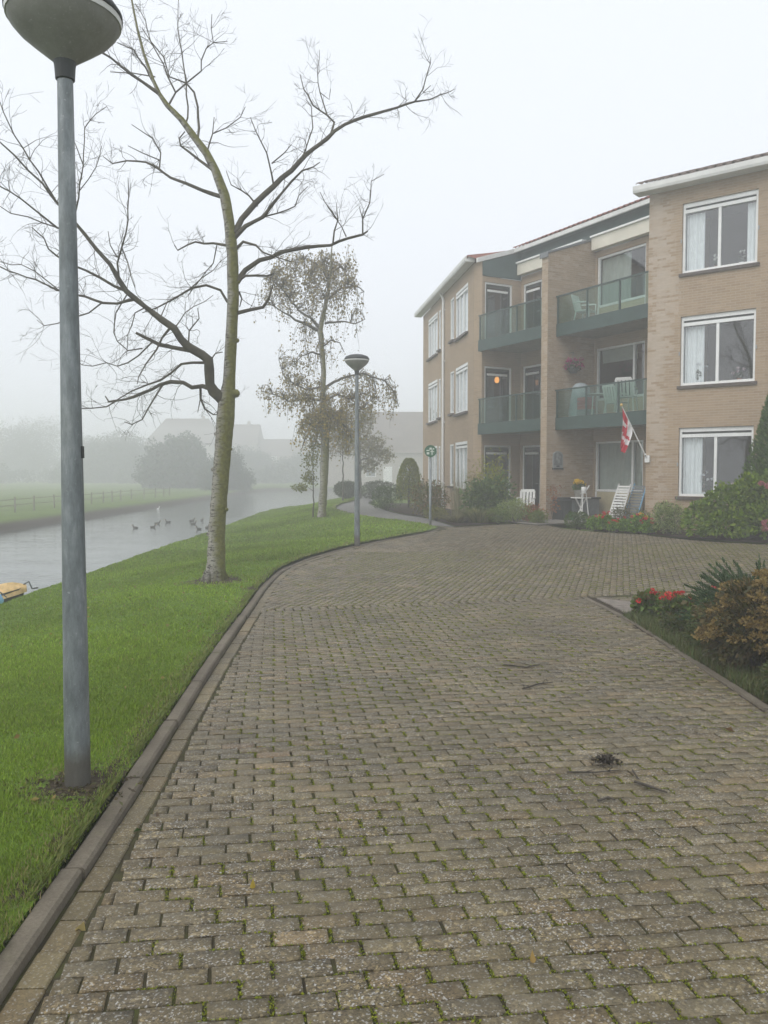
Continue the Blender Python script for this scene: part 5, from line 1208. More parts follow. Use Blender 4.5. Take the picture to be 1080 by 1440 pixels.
P = np.stack([1.0 + rr * np.cos(a_), 33.2 + rr * np.sin(a_), .2 + 2.0 * h_], 1); D = np.stack([np.cos(a_) * .5, np.sin(a_) * .5, np.ones(5200)], 1)
foliage('leaves', t, [leaves(P, .09, .035, [(.1, .115, .03), (.075, .095, .026), (.14, .135, .04)], dirs=D)])
shrub('russet_shrub', 'dull red and green leafy shrub in front of the egg shaped conifer', 'shrub', 1.5, 27.4, (.72, .62), 1.25, [(.075, .06, .028), (.11, .06, .035), (.05, .065, .025), (.04, .05, .02)], .06, .04, 3600)
shrub('low_shrub', 'small olive shrub at the foot of the russet shrub', 'shrub', 1.62, 25.3, .42, .42, [(.08, .08, .035), (.06, .07, .03), (.1, .085, .04)], .06, .03, 1200)
shrub('dark_shrub', 'big leaved dark green shrub under the left balconies', 'shrub', 3.15, 24.9, (.78, .6), 1.35, [(.03, .055, .025), (.045, .075, .035), (.055, .085, .03)], .13, .075, 2000)
def reeds(name, label, cat, x, y, r, h, n, cols, L=.55, droop=.5, w=.012, plumes=None, lean=.25):
    z0 = float(hz(x, y)); t = thing(name, (x, y, z0), label, cat); Vs, Fs, Cs = [], [], []; o = 0; g = rng; cc = jitter_cols(n, cols, .3)
    for k in range(n):
        a = g.random() * 6.283; q = r * math.sqrt(g.random()) * .5; b = np.array([x + q * math.cos(a), y + q * math.sin(a), z0]); out = np.array([math.cos(a), math.sin(a), 0]); hh = h * (.55 + .5 * g.random()); ln = lean * (.4 + 1.2 * g.random()) * r * 2
        s = np.array([-out[1], out[0], 0]) * w * (.6 + .8 * g.random()); pts = []
        for i in range(5):
            u = i / 4; pts.append(b + out * ln * u ** 1.6 + np.array([0, 0, hh * (u - droop * .55 * u ** 3)]))
        for i, p_ in enumerate(pts):
            f = 1 - i / 4.15; Vs += [p_ - s * f, p_ + s * f]
        for i in range(4): Fs.append((o + 2 * i, o + 2 * i + 1, o + 2 * i + 3, o + 2 * i + 2)); Cs.append(cc[k])
        o += 10
    m_ = mesh_np('blades', np.array(Vs), np.array(Fs), M['blade'], t, np.array(Cs)); m_['kind'] = 'stuff'
    if plumes:
        mb = MB()
        for k in range(plumes[0]):
            a = g.random() * 6.283; q = r * .4 * g.random(); tp = (x + q * math.cos(a) * 1.8, y + q * math.sin(a), z0 + h * (.9 + .35 * g.random()))
            mb.tube([(x + q * math.cos(a), y + q * math.sin(a), z0), tp], [.006, .004], 4)
        mb.build('stem', M['wood'], t)
    return t
reeds('tall_grass', 'tall pale bleached stems standing against the left wing window', 'grass', 2.35, 25.6, .55, 1.75, 170, [(.22, .2, .11), (.16, .17, .07), (.26, .24, .15)], droop=.1, w=.008, lean=.22)
shrub('tall_shrub', 'upright yellow green shrub against the first ground floor balcony door', 'shrub', 3.35, 25.6, (.55, .45), 2.05, [(.15, .15, .03), (.1, .12, .03), (.19, .17, .04), (.07, .09, .025)], .07, .04, 1900, shell=.3, lump=.4, up=.3)
shrub('tall_shrub', 'thin brownish upright shrub between the pale stems and the yellow green shrub', 'shrub', 2.85, 25.9, (.4, .4), 1.7, [(.11, .1, .04), (.14, .11, .06), (.08, .085, .03)], .055, .03, 900, shell=.15, lump=.4, up=.4)
reeds('ornamental_grass', 'yellow green arching grass clump at the bed edge under the dark shrub', 'grass', 2.75, 23.75, .62, .75, 420, [(.16, .17, .04), (.11, .13, .03), (.2, .19, .07)], droop=.7, w=.011, lean=.55)
reeds('ornamental_grass', 'low dull arching grass at the left end of the flower bed', 'grass', 2.1, 24.0, .5, .42, 260, [(.12, .12, .04), (.16, .14, .06)], droop=.7, w=.01, lean=.6)
shrub('grey_shrub', 'grey green rounded bush at the bed edge left of the patio', 'shrub', 3.72, 23.6, (.48, .42), .72, [(.13, .16, .11), (.1, .13, .08), (.17, .19, .14)], .05, .022, 2600)
shrub('low_shrub', 'low green bush beside the grey green bush with a white bloom', 'shrub', 3.25, 23.45, (.38, .35), .48, [(.08, .11, .035), (.06, .09, .03)], .05, .03, 1400)
rp = shrub('red_plant', 'red leaved plant in the bed below the white chair', 'plant', 4.22, 23.65, .34, .6, [(.2, .045, .035), (.14, .05, .035), (.08, .07, .03)], .055, .035, 1100)
shrub('low_shrub', 'small green bush at the patio corner in front of the red plant', 'shrub', 4.28, 23.0, (.3, .26), .42, [(.06, .085, .025), (.085, .1, .03)], .045, .026, 1300)
t = thing('red_twig_plant', (4.98, 24.25, .2), 'thin reddish brown leafy stem against the party wall end', 'plant')
stems(t, (4.98, 24.25, .2), [(4.95, 24.2, 1.15), (5.05, 24.25, .95), (4.9, 24.3, .8)], .01, .004)
P = np.stack([4.97 + rng.normal(0, .09, 160), 24.25 + rng.normal(0, .09, 160), .45 + .8 * rng.random(160)], 1)
foliage('leaves', t, [leaves(P, .07, .04, [(.17, .06, .045), (.12, .06, .04)], .3)])
t = shrub('clipped_bush', 'low dark clipped bush at the left end of the geranium bed', 'shrub', 4.98, 21.15, (.36, .34), .46, DK + [(.06, .085, .03)], .035, .022, 3200, lump=.08, shell=.7)

def flowering(name, label, x, y, r, h, cols, fcols, nf, fs=.03, n=700, L=.05, W=.04, group=None, z=None):
    t = shrub(name, label, 'flowering plant', x, y, r, h, cols, L, W, n, z=z, group=group, nblob=4)
    z0 = t.location.z; rx, ry = (r, r) if not hasattr(r, '__len__') else r
    for k in range(nf):
        a = random.random() * 6.28; q = math.sqrt(random.random()) * .85
        c = (x + rx * q * math.cos(a), y + ry * q * math.sin(a) - .03, z0 + h * (1.0 - .35 * q * q) + random.uniform(-.04, .06))
        mb = MB(); mb.tube([(c[0], c[1], z0 + h * .4), c], .003, 4); mb.build('stem', M['green_plastic'] if False else M['bark_dark'], t)
        flower_head(t, c, fs, fcols, 26, fs * .75)
    return t
RED = [(.55, .02, .025), (.45, .015, .03), (.62, .05, .04)]; PINKR = [(.5, .08, .09), (.42, .05, .05)]; GER = [(.07, .13, .025), (.1, .16, .03), (.05, .095, .02)]
gl = ['red geranium beside the dark clipped bush', 'red geranium second from the clipped bush', 'pinkish red geranium in the middle of the bed below the table', 'bright red geranium in front of the leaning loungers', 'pale red geranium below the loungers with white blooms', 'red geranium at the grey bush end of the bed']
for k in range(6):
    u = k / 5; x = 5.28 + u * .95; y = 20.55 - u * 1.1
    flowering('geranium', gl[k], x, y, (.24, .22), .36 + .08 * math.sin(k * 2), GER, RED if k % 3 else PINKR, 7, .035, 900, .05, .045, 'geraniums in the bed by the patio')
shrub('lavender', 'dark purple grey lavender bush behind the geraniums below the loungers', 'plant', 6.0, 20.9, .3, .6, [(.06, .06, .075), (.07, .08, .06), (.09, .08, .1)], .06, .015, 1400, up=.6)
shrub('lavender', 'small dark grey lavender between the loungers and the flag wall', 'plant', 6.35, 20.35, .24, .55, [(.06, .06, .07), (.07, .08, .06)], .06, .015, 900, up=.6)
flowering('yellow_flower', 'yellow flowering plant beside the grey bush under the flag', 6.2, 19.75, .17, .5, GER, [(.7, .45, .02), (.6, .36, .02)], 5, .045, 400)
shrub('silver_bush', 'silvery grey green bush left of the hydrangea under the flag wall', 'shrub', 6.62, 19.1, (.44, .4), .82, [(.08, .1, .07), (.12, .15, .1), (.05, .07, .04), (.16, .19, .14)], .055, .022, 3400)
HY = [(.062, .1, .015), (.082, .128, .018), (.044, .074, .013), (.105, .14, .024)]
t = thing('hydrangea', (7.75, 17.75, .2), 'big leafy green hydrangea with fading pink flower heads under the near windows', 'hydrangea')
parts = []; tips = []
for (bx, by, bz, rx, rz, nn) in ((-.85, .15, .42, .45, .42, 520), (-.4, .05, .62, .55, .55, 900), (.1, 0, .78, .62, .62, 1100), (.65, -.1, .8, .62, .66, 1100), (1.2, -.3, .7, .6, .6, 800), (-.6, -.25, .3, .5, .32, 500), (.2, -.4, .4, .6, .42, 700), (.9, -.5, .4, .6, .42, 600)):
    c = (7.75 + bx, 17.75 + by, .2 + bz); P, d = ell_points(int(nn * 1.5), c, (rx, rx * .8, rz), .6, -.7, .22); P, d = P[P[:, 2] > .21], d[P[:, 2] > .21]
    parts.append(leaves(P, .1, .066, HY, .25, dirs=d, fold=.15)); tips.append(c)
stems(t, (7.75, 17.75, .18), tips, .014, .006); foliage('leaves', t, parts)
PK = [(.5, .17, .2), (.42, .2, .2), (.36, .13, .12)]
for (bx, by, bz, r) in ((.22, -.62, 1.18, .1), (.37, -.85, .68, .1), (.05, -.85, .42, .08), (.02, -.86, .3, .075), (.75, -.66, 1.1, .09), (.6, -.9, .75, .08), (.48, -.7, 1.25, .07), (.1, -.5, 1.22, .05)):
    flower_head(t, (7.75 + bx, 17.75 + by, .2 + bz), r, PK, 110, .045)
t = thing('garden_conifer', (8.72, 18.55, .2), 'tall dark green pointed conifer at the right edge before the brick wall', 'conifer')
mb = MB(); mb.tube([(8.72, 18.55, .1), (8.72, 18.55, 3.4)], [.09, .02], 8); mb.build('trunk', M['bark_dark'], t)
n = 15000; h_ = rng.random(n) ** 1.25; a_ = rng.random(n) * 6.283; rr = .8 * (1 - h_) ** .75 * (.55 + .45 * rng.random(n) ** .35) * (1 + .16 * np.sin(a_ * 5 + h_ * 14) + .1 * np.sin(a_ * 11 - h_ * 23))
P = np.stack([8.72 + rr * np.cos(a_), 18.55 + rr * np.sin(a_), .3 + 3.35 * h_], 1); D = np.stack([np.cos(a_) * .7, np.sin(a_) * .7, np.ones(n) * .9], 1)
foliage('leaves', t, [leaves(P, .095, .035, [(.03, .06, .018), (.045, .085, .022), (.022, .045, .015), (.06, .1, .03)], dirs=D)])

GAIN = np.array([1.0, 1.02, .92])
# --- island bed on the right
gl = ['red geranium at the bare corner of the island bed', 'second red geranium from the bare corner of the island bed', 'fullest red geranium in the island bed', 'red geranium standing next to the brown shrub', 'tall red geranium at the back of the island bed', 'small sparse geranium at the back near the slab']
for k, (x, y, r, h, nf) in enumerate(((2.98, 9.35, .19, .3, 3), (3.2, 9.0, .22, .32, 4), (3.45, 8.75, .26, .36, 5), (3.62, 8.25, .26, .38, 5), (3.75, 9.0, .24, .42, 5), (3.35, 9.6, .15, .25, 1))):
    flowering('geranium', gl[k], x, y, r, h, [(.085, .14, .022), (.12, .17, .03), (.16, .1, .04), (.06, .1, .02)], RED, nf, .035, 620, .055, .05, 'geraniums in the island bed')
BR = [(.24, .165, .06), (.18, .12, .045), (.3, .22, .09), (.075, .065, .025), (.1, .095, .035)]
def sedum(label, x, y, r, h, nb, n):
    t = thing('faded_shrub', (x, y, .0), label, 'shrub', 'faded brown shrubs in the island bed'); parts = []; tips = []
    for k in range(nb):
        a = random.random() * 6.28; q = math.sqrt(random.random()); u = 1 - q * q * .65
        c = (x + r * q * math.cos(a), y + r * q * math.sin(a), h * u * random.uniform(.72, 1.0)); tips.append(c)
        P, d = ell_points(n // nb, c, (r * .17, r * .17, r * .1), .2, -.6); parts.append(leaves(P, .026, .02, BR[:3], dirs=d))
    P, d = ell_points(int(n * .75), (x, y, h * .42), (r * .98, r * .98, h * .45), .5, -.9, .2); P, d = P[P[:, 2] > .01], d[P[:, 2] > .01]
    parts.append(leaves(P, .045, .026, [(.07, .065, .025), (.1, .09, .03), (.05, .05, .02), (.12, .085, .04)], .2, dirs=d))
    stems(t, (x, y, 0), tips[::2], .005, .003); foliage('leaves', t, parts); return t
sedum('rounded brown faded shrub overhanging the paving at the right', 3.08, 6.75, .46, .86, 90, 7500)
sedum('lower brown faded shrub at the right edge in front of the rounded one', 3.3, 6.1, .36, .6, 50, 4200)
sedum('brown faded shrub behind the rounded one below the juniper', 3.65, 7.35, .42, .85, 60, 4500)
for x, y, r, h, lb in ((2.96, 8.3, (.16, .3), .2, 'low trailing green plant at the island edging before the red geraniums'), (2.95, 7.55, (.17, .3), .24, 'low trailing green plant at the island edging halfway to the brown shrub'), (2.9, 5.75, (.2, .4), .3, 'low dark trailing plant over the edging nearest the right frame edge')):
    shrub('trailing_plant', lb, 'plant', x, y, r, h, [(.06, .085, .025), (.085, .105, .03), (.1, .085, .035), (.045, .065, .02)], .035, .02, 1500, z=0, lump=.2)
t = thing('juniper', (3.74, 8.15, .0), 'spiky dark green juniper spreading over the back of the island bed', 'juniper')
parts = []; tips = []
for k in range(330):
    a = rng.random() * 6.283; L = .3 + .32 * rng.random(); el = .15 + 1.0 * rng.random() ** 1.2
    d = np.array([math.cos(a) * math.cos(el), math.sin(a) * math.cos(el), math.sin(el)]); b = np.array([3.74, 8.15, .12]) + d * .12
    u = rng.random(110); P = b + d * (u * L)[:, None] * 1.25 + np.array([0, 0, -.12])[None] * (u ** 2)[:, None] + rng.normal(0, .02, (110, 3)) * (1.1 - u)[:, None]
    parts.append(leaves(P, .06, .011, [(.035, .075, .025), (.05, .1, .035), (.08, .13, .055), (.025, .05, .02)], dirs=np.repeat([d], 110, 0), up=.1)); tips.append(tuple(b + d * L))
P, d = ell_points(5000, (3.74, 8.15, .3), (.5, .45, .34), .4, -.8, .15); P, d = P[P[:, 2] > .01], d[P[:, 2] > .01]; parts.append(leaves(P, .07, .012, [(.03, .06, .022), (.045, .085, .03), (.025, .045, .018)], dirs=d, up=.5))
stems(t, (3.74, 8.15, 0), tips[::4], .008, .003); foliage('leaves', t, parts)
n = 5200; y_ = 5.8 + 3.6 * rng.random(n); x_ = 2.72 + .34 * rng.random(n) ** 1.4; z_ = .005 + 0 * y_
L_ = (.03 + .1 * rng.random(n)); a_ = rng.random(n) * 6.283; B = np.stack([x_, y_, z_], 1); w = .004; S = np.stack([-np.sin(a_) * w, np.cos(a_) * w, 0 * a_], 1)
T_ = B + np.stack([np.cos(a_) * L_ * .6, np.sin(a_) * L_ * .6, L_], 1)
tag(mesh_np('bed_grass', np.stack([B - S, B + S, T_], 1).reshape(-1, 3), np.arange(n * 3).reshape(n, 3), M['blade'], None, jitter_cols(n, [(.07, .11, .025), (.1, .13, .04), (.12, .11, .04)], .3)), kind='stuff')
shrub('low_shrub', 'small green bush between the brown shrub and the red geraniums', 'shrub', 3.15, 7.65, (.3, .34), .42, [(.07, .1, .03), (.1, .12, .035), (.05, .075, .025)], .04, .022, 2000, z=0)

GAIN = np.array([1.05, 1.05, .9])
# ================================================================== PATIO THINGS
def garden_chair(label, x, y, z, rot, group=None, proto=[]):
    if not proto:
        t = thing('garden_chair', (0, 0, 0), label, 'chair', group); f = WORLD; m = M['white_plastic']
        mb = MB(); mb.box(f, -.23, .23, -.22, .22, .4, .43); mb.build('seat', m, t)
        mb = MB(); fb = lambda z_: .22 + (z_ - .43) * .25
        for k in range(5):
            a = -.2 + k * .1; mb.hexa([(a - .035, fb(.43), .43), (a + .035, fb(.43), .43), (a + .035, fb(.43) + .02, .43), (a - .035, fb(.43) + .02, .43), (a - .035, fb(.84), .84), (a + .035, fb(.84), .84), (a + .035, fb(.84) + .02, .84), (a - .035, fb(.84) + .02, .84)])
        mb.hexa([(-.24, fb(.84), .84), (.24, fb(.84), .84), (.24, fb(.84) + .025, .84), (-.24, fb(.84) + .025, .84), (-.2, fb(.92), .92), (.2, fb(.92), .92), (.2, fb(.92) + .025, .92), (-.2, fb(.92) + .025, .92)])
        mb.build('backrest', m, t)
        for s in (-1, 1):
            mb = MB(); mb.tube([(s * .25, -.2, .63), (s * .27, 0, .65), (s * .25, .26, .66)], [.02, .026, .02], 6); mb.build('armrest', m, t)
            mb = MB(); mb.tube([(s * .22, -.2, .41), (s * .26, -.24, 0)], [.022, .016], 6); mb.tube([(s * .25, -.2, .63), (s * .22, -.2, .41)], .018, 6); mb.build('leg', m, t)
            mb = MB(); mb.tube([(s * .22, .2, .41), (s * .26, .27, 0)], [.022, .016], 6); mb.build('leg', m, t)
        proto.append(t); c = t
    else: c = copy_tree(proto[0]); c['label'] = label
    c.location = (x, y, z); c.rotation_euler = (0, 0, rot)
    if group: c['group'] = group
    return c
p = MID.p(2.72, -.3, 0); garden_chair('white plastic garden chair on the ground floor left of the party wall', p[0], p[1], .2, R(-20), 'white garden chairs')
p = MID.p(4.35, .55, 0); garden_chair('white plastic garden chair on the top floor right balcony', p[0], p[1], 5.93, R(50), 'white garden chairs')
p = MID.p(5.6, .6, 0); garden_chair('white plastic garden chair turned sideways on the middle floor right balcony', p[0], p[1], 3.18, R(120), 'white garden chairs')
p = MID.p(6.1, .45, 0); garden_chair('upright white slatted chair back behind the flag on the middle balcony', p[0], p[1], 3.3, R(150), 'white garden chairs')
def round_table(name, label, x, y, z, r, h, mat, cross=True):
    t = thing(name, (x, y, z), label, 'table'); mb = MB(); mb.lathe([(0, h - .025), (r, h - .025), (r + .005, h - .01), (r, h), (0, h)], (x, y, z), 24); mb.build('tabletop', mat, t)
    for k in range(4):
        a = k * math.pi / 2 + .5; b = a + (math.pi if cross else 0); mb = MB()
        mb.tube([(x + r * .7 * math.cos(a), y + r * .7 * math.sin(a), z + h - .03), (x + r * .85 * math.cos(b), y + r * .85 * math.sin(b), z)], .017, 6); mb.build('leg', mat, t)
    return t
p = MID.p(4.62, .2, 0); round_table('bistro_table', 'small white folding table with crossed legs carrying the yellow flowers', p[0], p[1], .24, .29, .68, M['white_plastic'])
t = flowering('potted_flowers', 'grey pot of yellow flowers on the white folding table', p[0] - .06, p[1], .19, .3, GER, [(.75, .52, .02), (.65, .42, .02)], 16, .045, 500, z=1.08)
mb = MB(); mb.lathe([(.0, .921), (.1, .921), (.15, 1.13), (.16, 1.14), (.145, 1.14), (.14, 1.1), (0, 1.1)], (p[0] - .06, p[1], 0), 20); mb.build('pot', M['stone_pot'], t, True)
p2 = MID.p(4.9, .05, 0); t = thing('watering_can', (p2[0], p2[1], .24), 'white pitcher on a thin stand beside the yellow flowers', 'stand')
mb = MB(); mb.lathe([(.0, .82), (.07, .82), (.075, .97), (.06, .99), (0, .99)], (p2[0], p2[1], .24), 14); mb.build('pitcher', M['white_plastic'], t, True)
mb = MB(); mb.tube([(p2[0] + .06, p2[1], 1.12), (p2[0] + .16, p2[1], 1.27)], [.02, .014], 6); mb.build('spout', M['white_plastic'], t)
mb = MB(); mb.lathe([(0, .8), (.1, .8), (.1, .815), (0, .815)], (p2[0], p2[1], .24), 14); mb.build('tray', M['white_plastic'], t)
for k in range(3):
    a = k * 2.09; mb = MB(); mb.tube([(p2[0] + .07 * math.cos(a), p2[1] + .07 * math.sin(a), 1.04), (p2[0] + .16 * math.cos(a), p2[1] + .16 * math.sin(a), .24)], .013, 6); mb.build('leg', M['white_plastic'], t)
t['label'] = 'white pitcher on a thin three legged stand right of the yellow flowers'
# cushion box along the party wall
t = thing('storage_box', MID.p(3.98, .55, .24), 'grey ribbed storage box with a dark lid beside the party wall', 'storage box')
mb = MB(); mb.box(MID, 3.78, 4.22, -.1, 1.3, .24, .84); mb.build('body', M['grey_plastic'], t)
mb = MB(); mb.box(MID, 3.75, 4.26, -.13, 1.33, .842, .9); mb.build('lid', M['dark_plastic'], t)
mb = MB()
for k in range(16): mb.box(MID, 4.221, 4.232, .26 + k * .065, .29 + k * .065, .27, .81)
mb.build('ribs', M['grey_plastic'], t)
mb = MB(); mb.box(MID, 3.78, 4.235, -.115, -.101, .25, .83); mb.box(MID, 4.222, 4.236, -.1, .2, .25, .83); mb.build('end_panel', M['dark_plastic'], t)
p = MID.p(4.42, .05, 0); t = thing('green_bucket', (p[0], p[1], .24), 'bright green plastic bucket in front of the storage box', 'bucket')
mb = MB(); mb.lathe([(0, .0), (.085, .0), (.11, .22), (.12, .225), (.112, .22), (.085, .02), (0, .02)], (p[0], p[1], .24), 18); mb.build('body', M['green_plastic'], t, True)
mb = MB(); mb.tube([(p[0] - .11, p[1], .44), (p[0] - .08, p[1] - .05, .52), (p[0] + .08, p[1] - .05, .52), (p[0] + .11, p[1], .44)], .006, 5); mb.build('handle', M['dark_plastic'], t)
p = MID.p(5.3, 1.05, 0); t = thing('dark_pot', (p[0], p[1], .24), 'dark round pot behind the folding table by the beige panel', 'pot')
mb = MB(); mb.lathe([(0, 0), (.14, 0), (.2, .3), (.215, .32), (.19, .32), (.18, .26), (0, .26)], (p[0], p[1], .24), 18); mb.build('pot', M['dark_plastic'], t, True)
P, d = ell_points(350, (p[0], p[1], .75), (.2, .2, .3), .3); foliage('leaves', t, [leaves(P, .09, .03, [(.06, .055, .04), (.08, .06, .045), (.05, .06, .03)])])
# two slatted loungers folded and leant on the beige panel
def lounger(label, u, w, blue):
    t = thing('sun_lounger', MID.p(u, w, .24), label, 'sun lounger', 'folded loungers'); rail = M['blue_plastic'] if blue else M['white_plastic']; lean = .42
    f = lambda a, h, o=0: MID.p(u + a, w + lean * h / 1.05 + o, .24 + h)
    for s in (-.24, .24):
        mb = MB(); mb.tube([f(s, 0), f(s, .7), f(s * .92, 1.08)], .021, 6); mb.build('rail', rail, t)
    for k in range(12):
        h = .12 + k * .078; mb = MB(); P0 = f(-.23, h); P1 = f(.23, h)
        mb.hexa([f(-.23, h, -.024), f(.23, h, -.024), f(.23, h, -.008), f(-.23, h, -.008), f(-.23, h + .05, -.024), f(.23, h + .05, -.024), f(.23, h + .05, -.008), f(-.23, h + .05, -.008)])
        mb.build('slat', M['white_plastic'] if not blue else M['grey_plastic'], t)
    for s in (-.2, .2):
        mb = MB(); mb.tube([f(s, .55, .04), f(s, .02, .12)], .016, 6); mb.build('leg', rail, t)
    return t
lounger('white slatted lounger folded and leaning under the ground floor window', 5.62, .5, False)
lounger('second folded lounger with blue rails right behind the white one', 5.9, .82, True)

# middle balcony: covered parasol and a red crate, seen through the green glass
p = MID.p(4.12, .6, 0); t = thing('covered_chairs', (p[0], p[1], 3.17), 'grey cover draped over stacked things at the left of the middle balcony', 'cover')
mb = MB(); mb.lathe([(.36, 0), (.34, .3), (.3, .7), (.24, 1.0), (.14, 1.1), (0, 1.13)], (p[0], p[1], 3.17), 16)
mb.v = [(x + .02 * math.sin(z * 9 + y * 7), y + .02 * math.sin(x * 11), z) for x, y, z in mb.v]; mb.build('cover', plain('grey_cover_cloth', (.28, .32, .34), .8, .2, var=.15, scale=4), t, True)
p = MID.p(4.62, .35, 0); t = thing('red_crate', (p[0], p[1], 3.17), 'red plastic crate on the middle right balcony floor', 'crate')
FB = Fr(p[:2], MID.ax, MID.bx)
for k, z in enumerate((.3, .42, .54)):
    mb = MB()
    for (a0, a1, b0, b1) in ((-.2, .2, -.15, -.135), (-.2, .2, .135, .15), (-.2, -.185, -.134, .134), (.185, .2, -.134, .134)): mb.box(FB, a0, a1, b0, b1, 3.17 + z, 3.17 + z + .1)
    mb.build('crate_side', M['red_plastic'], t)
mb = MB(); mb.box(FB, -.2, .2, -.15, .15, 3.17, 3.46); mb.build('base', M['grey_plastic'], t)
p = MID.p(5.0, .5, 0); round_table('balcony_table', 'white round table on the middle right balcony', p[0], p[1], 3.17, .33, .72, M['white_plastic'], False)

# hanging basket of pink flowers on the party wall
p = MID.p(3.9, .5, 0); t = thing('hanging_basket', (p[0], p[1], 4.75), 'hanging basket of deep pink petunias on the party wall above the middle balcony', 'hanging basket')
mb = MB(); mb.lathe([(0, -.17), (.1, -.15), (.16, -.05), (.17, .0), (.15, .0), (0, -.02)], (p[0], p[1], 4.75), 16); mb.build('basket', M['dark_plastic'], t, True)
mb = MB(); mb.tube([MID.p(3.725, .5, 5.2), MID.p(3.9, .5, 5.22)], .009, 5)
for k in range(3): a = k * 2.1; mb.tube([MID.p(3.9, .5, 5.22), (p[0] + .16 * math.cos(a), p[1] + .16 * math.sin(a), 4.75)], .004, 4)
mb.build('bracket', M['dark_plastic'], t)
P, d = ell_points(420, (p[0], p[1], 4.8), (.26, .26, .2), .4); foliage('leaves', t, [leaves(P, .05, .035, [(.04, .06, .03), (.06, .075, .03)])])
for k in range(22):
    a = random.random() * 6.28; q = random.uniform(.1, .27); flower_head(t, (p[0] + q * math.cos(a), p[1] + q * math.sin(a), 4.85 + random.uniform(-.16, .17)), .065, [(.42, .015, .15), (.3, .01, .12), (.5, .03, .2)], 14, .05)
# arched grey plaque on the party wall
t = thing('wall_plaque', MID.p(3.723, .08, 1.75), 'grey arched plaque with raised ovals on the party wall at ground floor', 'plaque')
PL = Fr(MID.p(3.722, .08, 0)[:2], MID.bx, MID.ax)
def arch(a, z0, z1, b0, b1):
    pr = [(-a, z0), (a, z0), (a, z1 - a * .7)] + [(a * math.cos(th), z1 - a * .7 + a * .7 * math.sin(th)) for th in np.linspace(.2, 2.94, 9)] + [(-a, z1 - a * .7)]
    mb = MB(); A0 = [PL.p(x, b0, z) for x, z in pr]; A1 = [PL.p(x, b1, z) for x, z in pr]; mb.poly(A1)
    for i in range(len(pr)): mb.poly([A0[i - 1], A0[i], A1[i], A1[i - 1]])
    return mb
M['plaque'] = plain('grey_plaque', (.26, .27, .27), .6, .3, var=.15, scale=20); pl = arch(.19, 1.78, 2.28, 0, .03).build('plate', M['plaque'], t)
arch(.155, 1.86, 2.24, .0305, .036).build('inset', plain('plaque_inset', (.16, .17, .165), .6, .3, var=.2, scale=30), pl)
for (x, z, r) in ((-.03, 2.16, .05), (.06, 2.1, .035), (-.05, 2.05, .04), (.02, 1.98, .05)): 
    mb = MB(); mb.poly([PL.p(x + r * math.cos(6.283 * k / 14), .042, z + r * 1.3 * math.sin(6.283 * k / 14)) for k in range(14)])
    mb.build('relief', M['plaque'], pl)
mb = MB(); mb.box(PL, -.2, .2, 0, .05, 1.73, 1.775); mb.box(PL, -.06, .05, .0305, .04, 1.81, 1.85); mb.build('base_bar', M['dark_plastic'], t)

# flag on its bracket at the corner of the near wing
tip = Vector((5.86, 20.55, 3.3)); foot = Vector(WING.p(.05, -.05, 2.0)); t = thing('flag', tuple(foot), 'red and white flag drooping from a slanted white pole on the brick corner', 'flag')
mb = MB(); mb.tube([foot, tip], [.015, .012], 8); mb.build('flagpole', plain('pale_pole', (.5, .5, .48), .4, .4), t, True)
mb = MB(); mb.lathe([(0, -.03), (.03, -.02), (.038, .01), (.025, .04), (0, .05)], tuple(tip), 12); mb.build('finial', plain('gilt_finial', (.6, .4, .12), .35, .5, .3), t, True)
mb = MB(); mb.box(WING, .0, .12, -.07, -.002, 1.9, 2.08); mb.tube([WING.p(.05, -.02, 2.0), tuple(foot + (tip - foot) * .08)], .026, 8); mb.build('bracket', M['white_plastic'], t)
ns, ntt = 26, 44; G = {}
pv = (foot - tip)
LEAFP = [(0, .5), (.1, .3), (.22, .36), (.17, .08), (.3, .2), (.35, .12), (.5, .14), (.42, -.02), (.48, -.06), (.25, -.25), (.28, -.34), (.04, -.3), (.04, -.5)]
LEAFP = LEAFP + [(-x, y) for x, y in LEAFP[::-1]]
for i in range(ns + 1):
    for j in range(ntt + 1):
        s, q = i / ns, j / ntt
        h = tip + pv * (.03 + .40 * s); dl = 1.02 * q
        x_in = (1 - q) ** .8
        base = Vector((h.x * x_in + (tip.x + .0) * (1 - x_in) + .05 * s * q, h.y * x_in + tip.y * (1 - x_in) + .045 * math.sin(s * 16 + q * 2) * min(1, q * 4), h.z - dl * (.93 - .45 * s * (1 - q * .3))))
        base.x += .035 * math.sin(s * 13 + 1 + q) * min(1, q * 3); G[i, j] = tuple(base)
mbR, mbW = MB(), MB()
for i in range(ns):
    for j in range(ntt):
        s, q = (i + .5) / ns, (j + .5) / ntt
        red = q < .25 and s < .55 or q > .76 or bool(inside(np.array([(s - .5) * 1.05]), np.array([(q - .5) / .44]), LEAFP)[()] if True else 0)
        (mbR if red else mbW).poly([G[i, j], G[i + 1, j], G[i + 1, j + 1], G[i, j + 1]])
cl_ = mbW.build('flag_cloth', plain('white_flag_cloth', (.72, .7, .69), .8, .1, var=.05), t, True); mbR.build('red_field', plain('red_flag_cloth', (.5, .03, .05), .8, .1, var=.1), cl_, True)

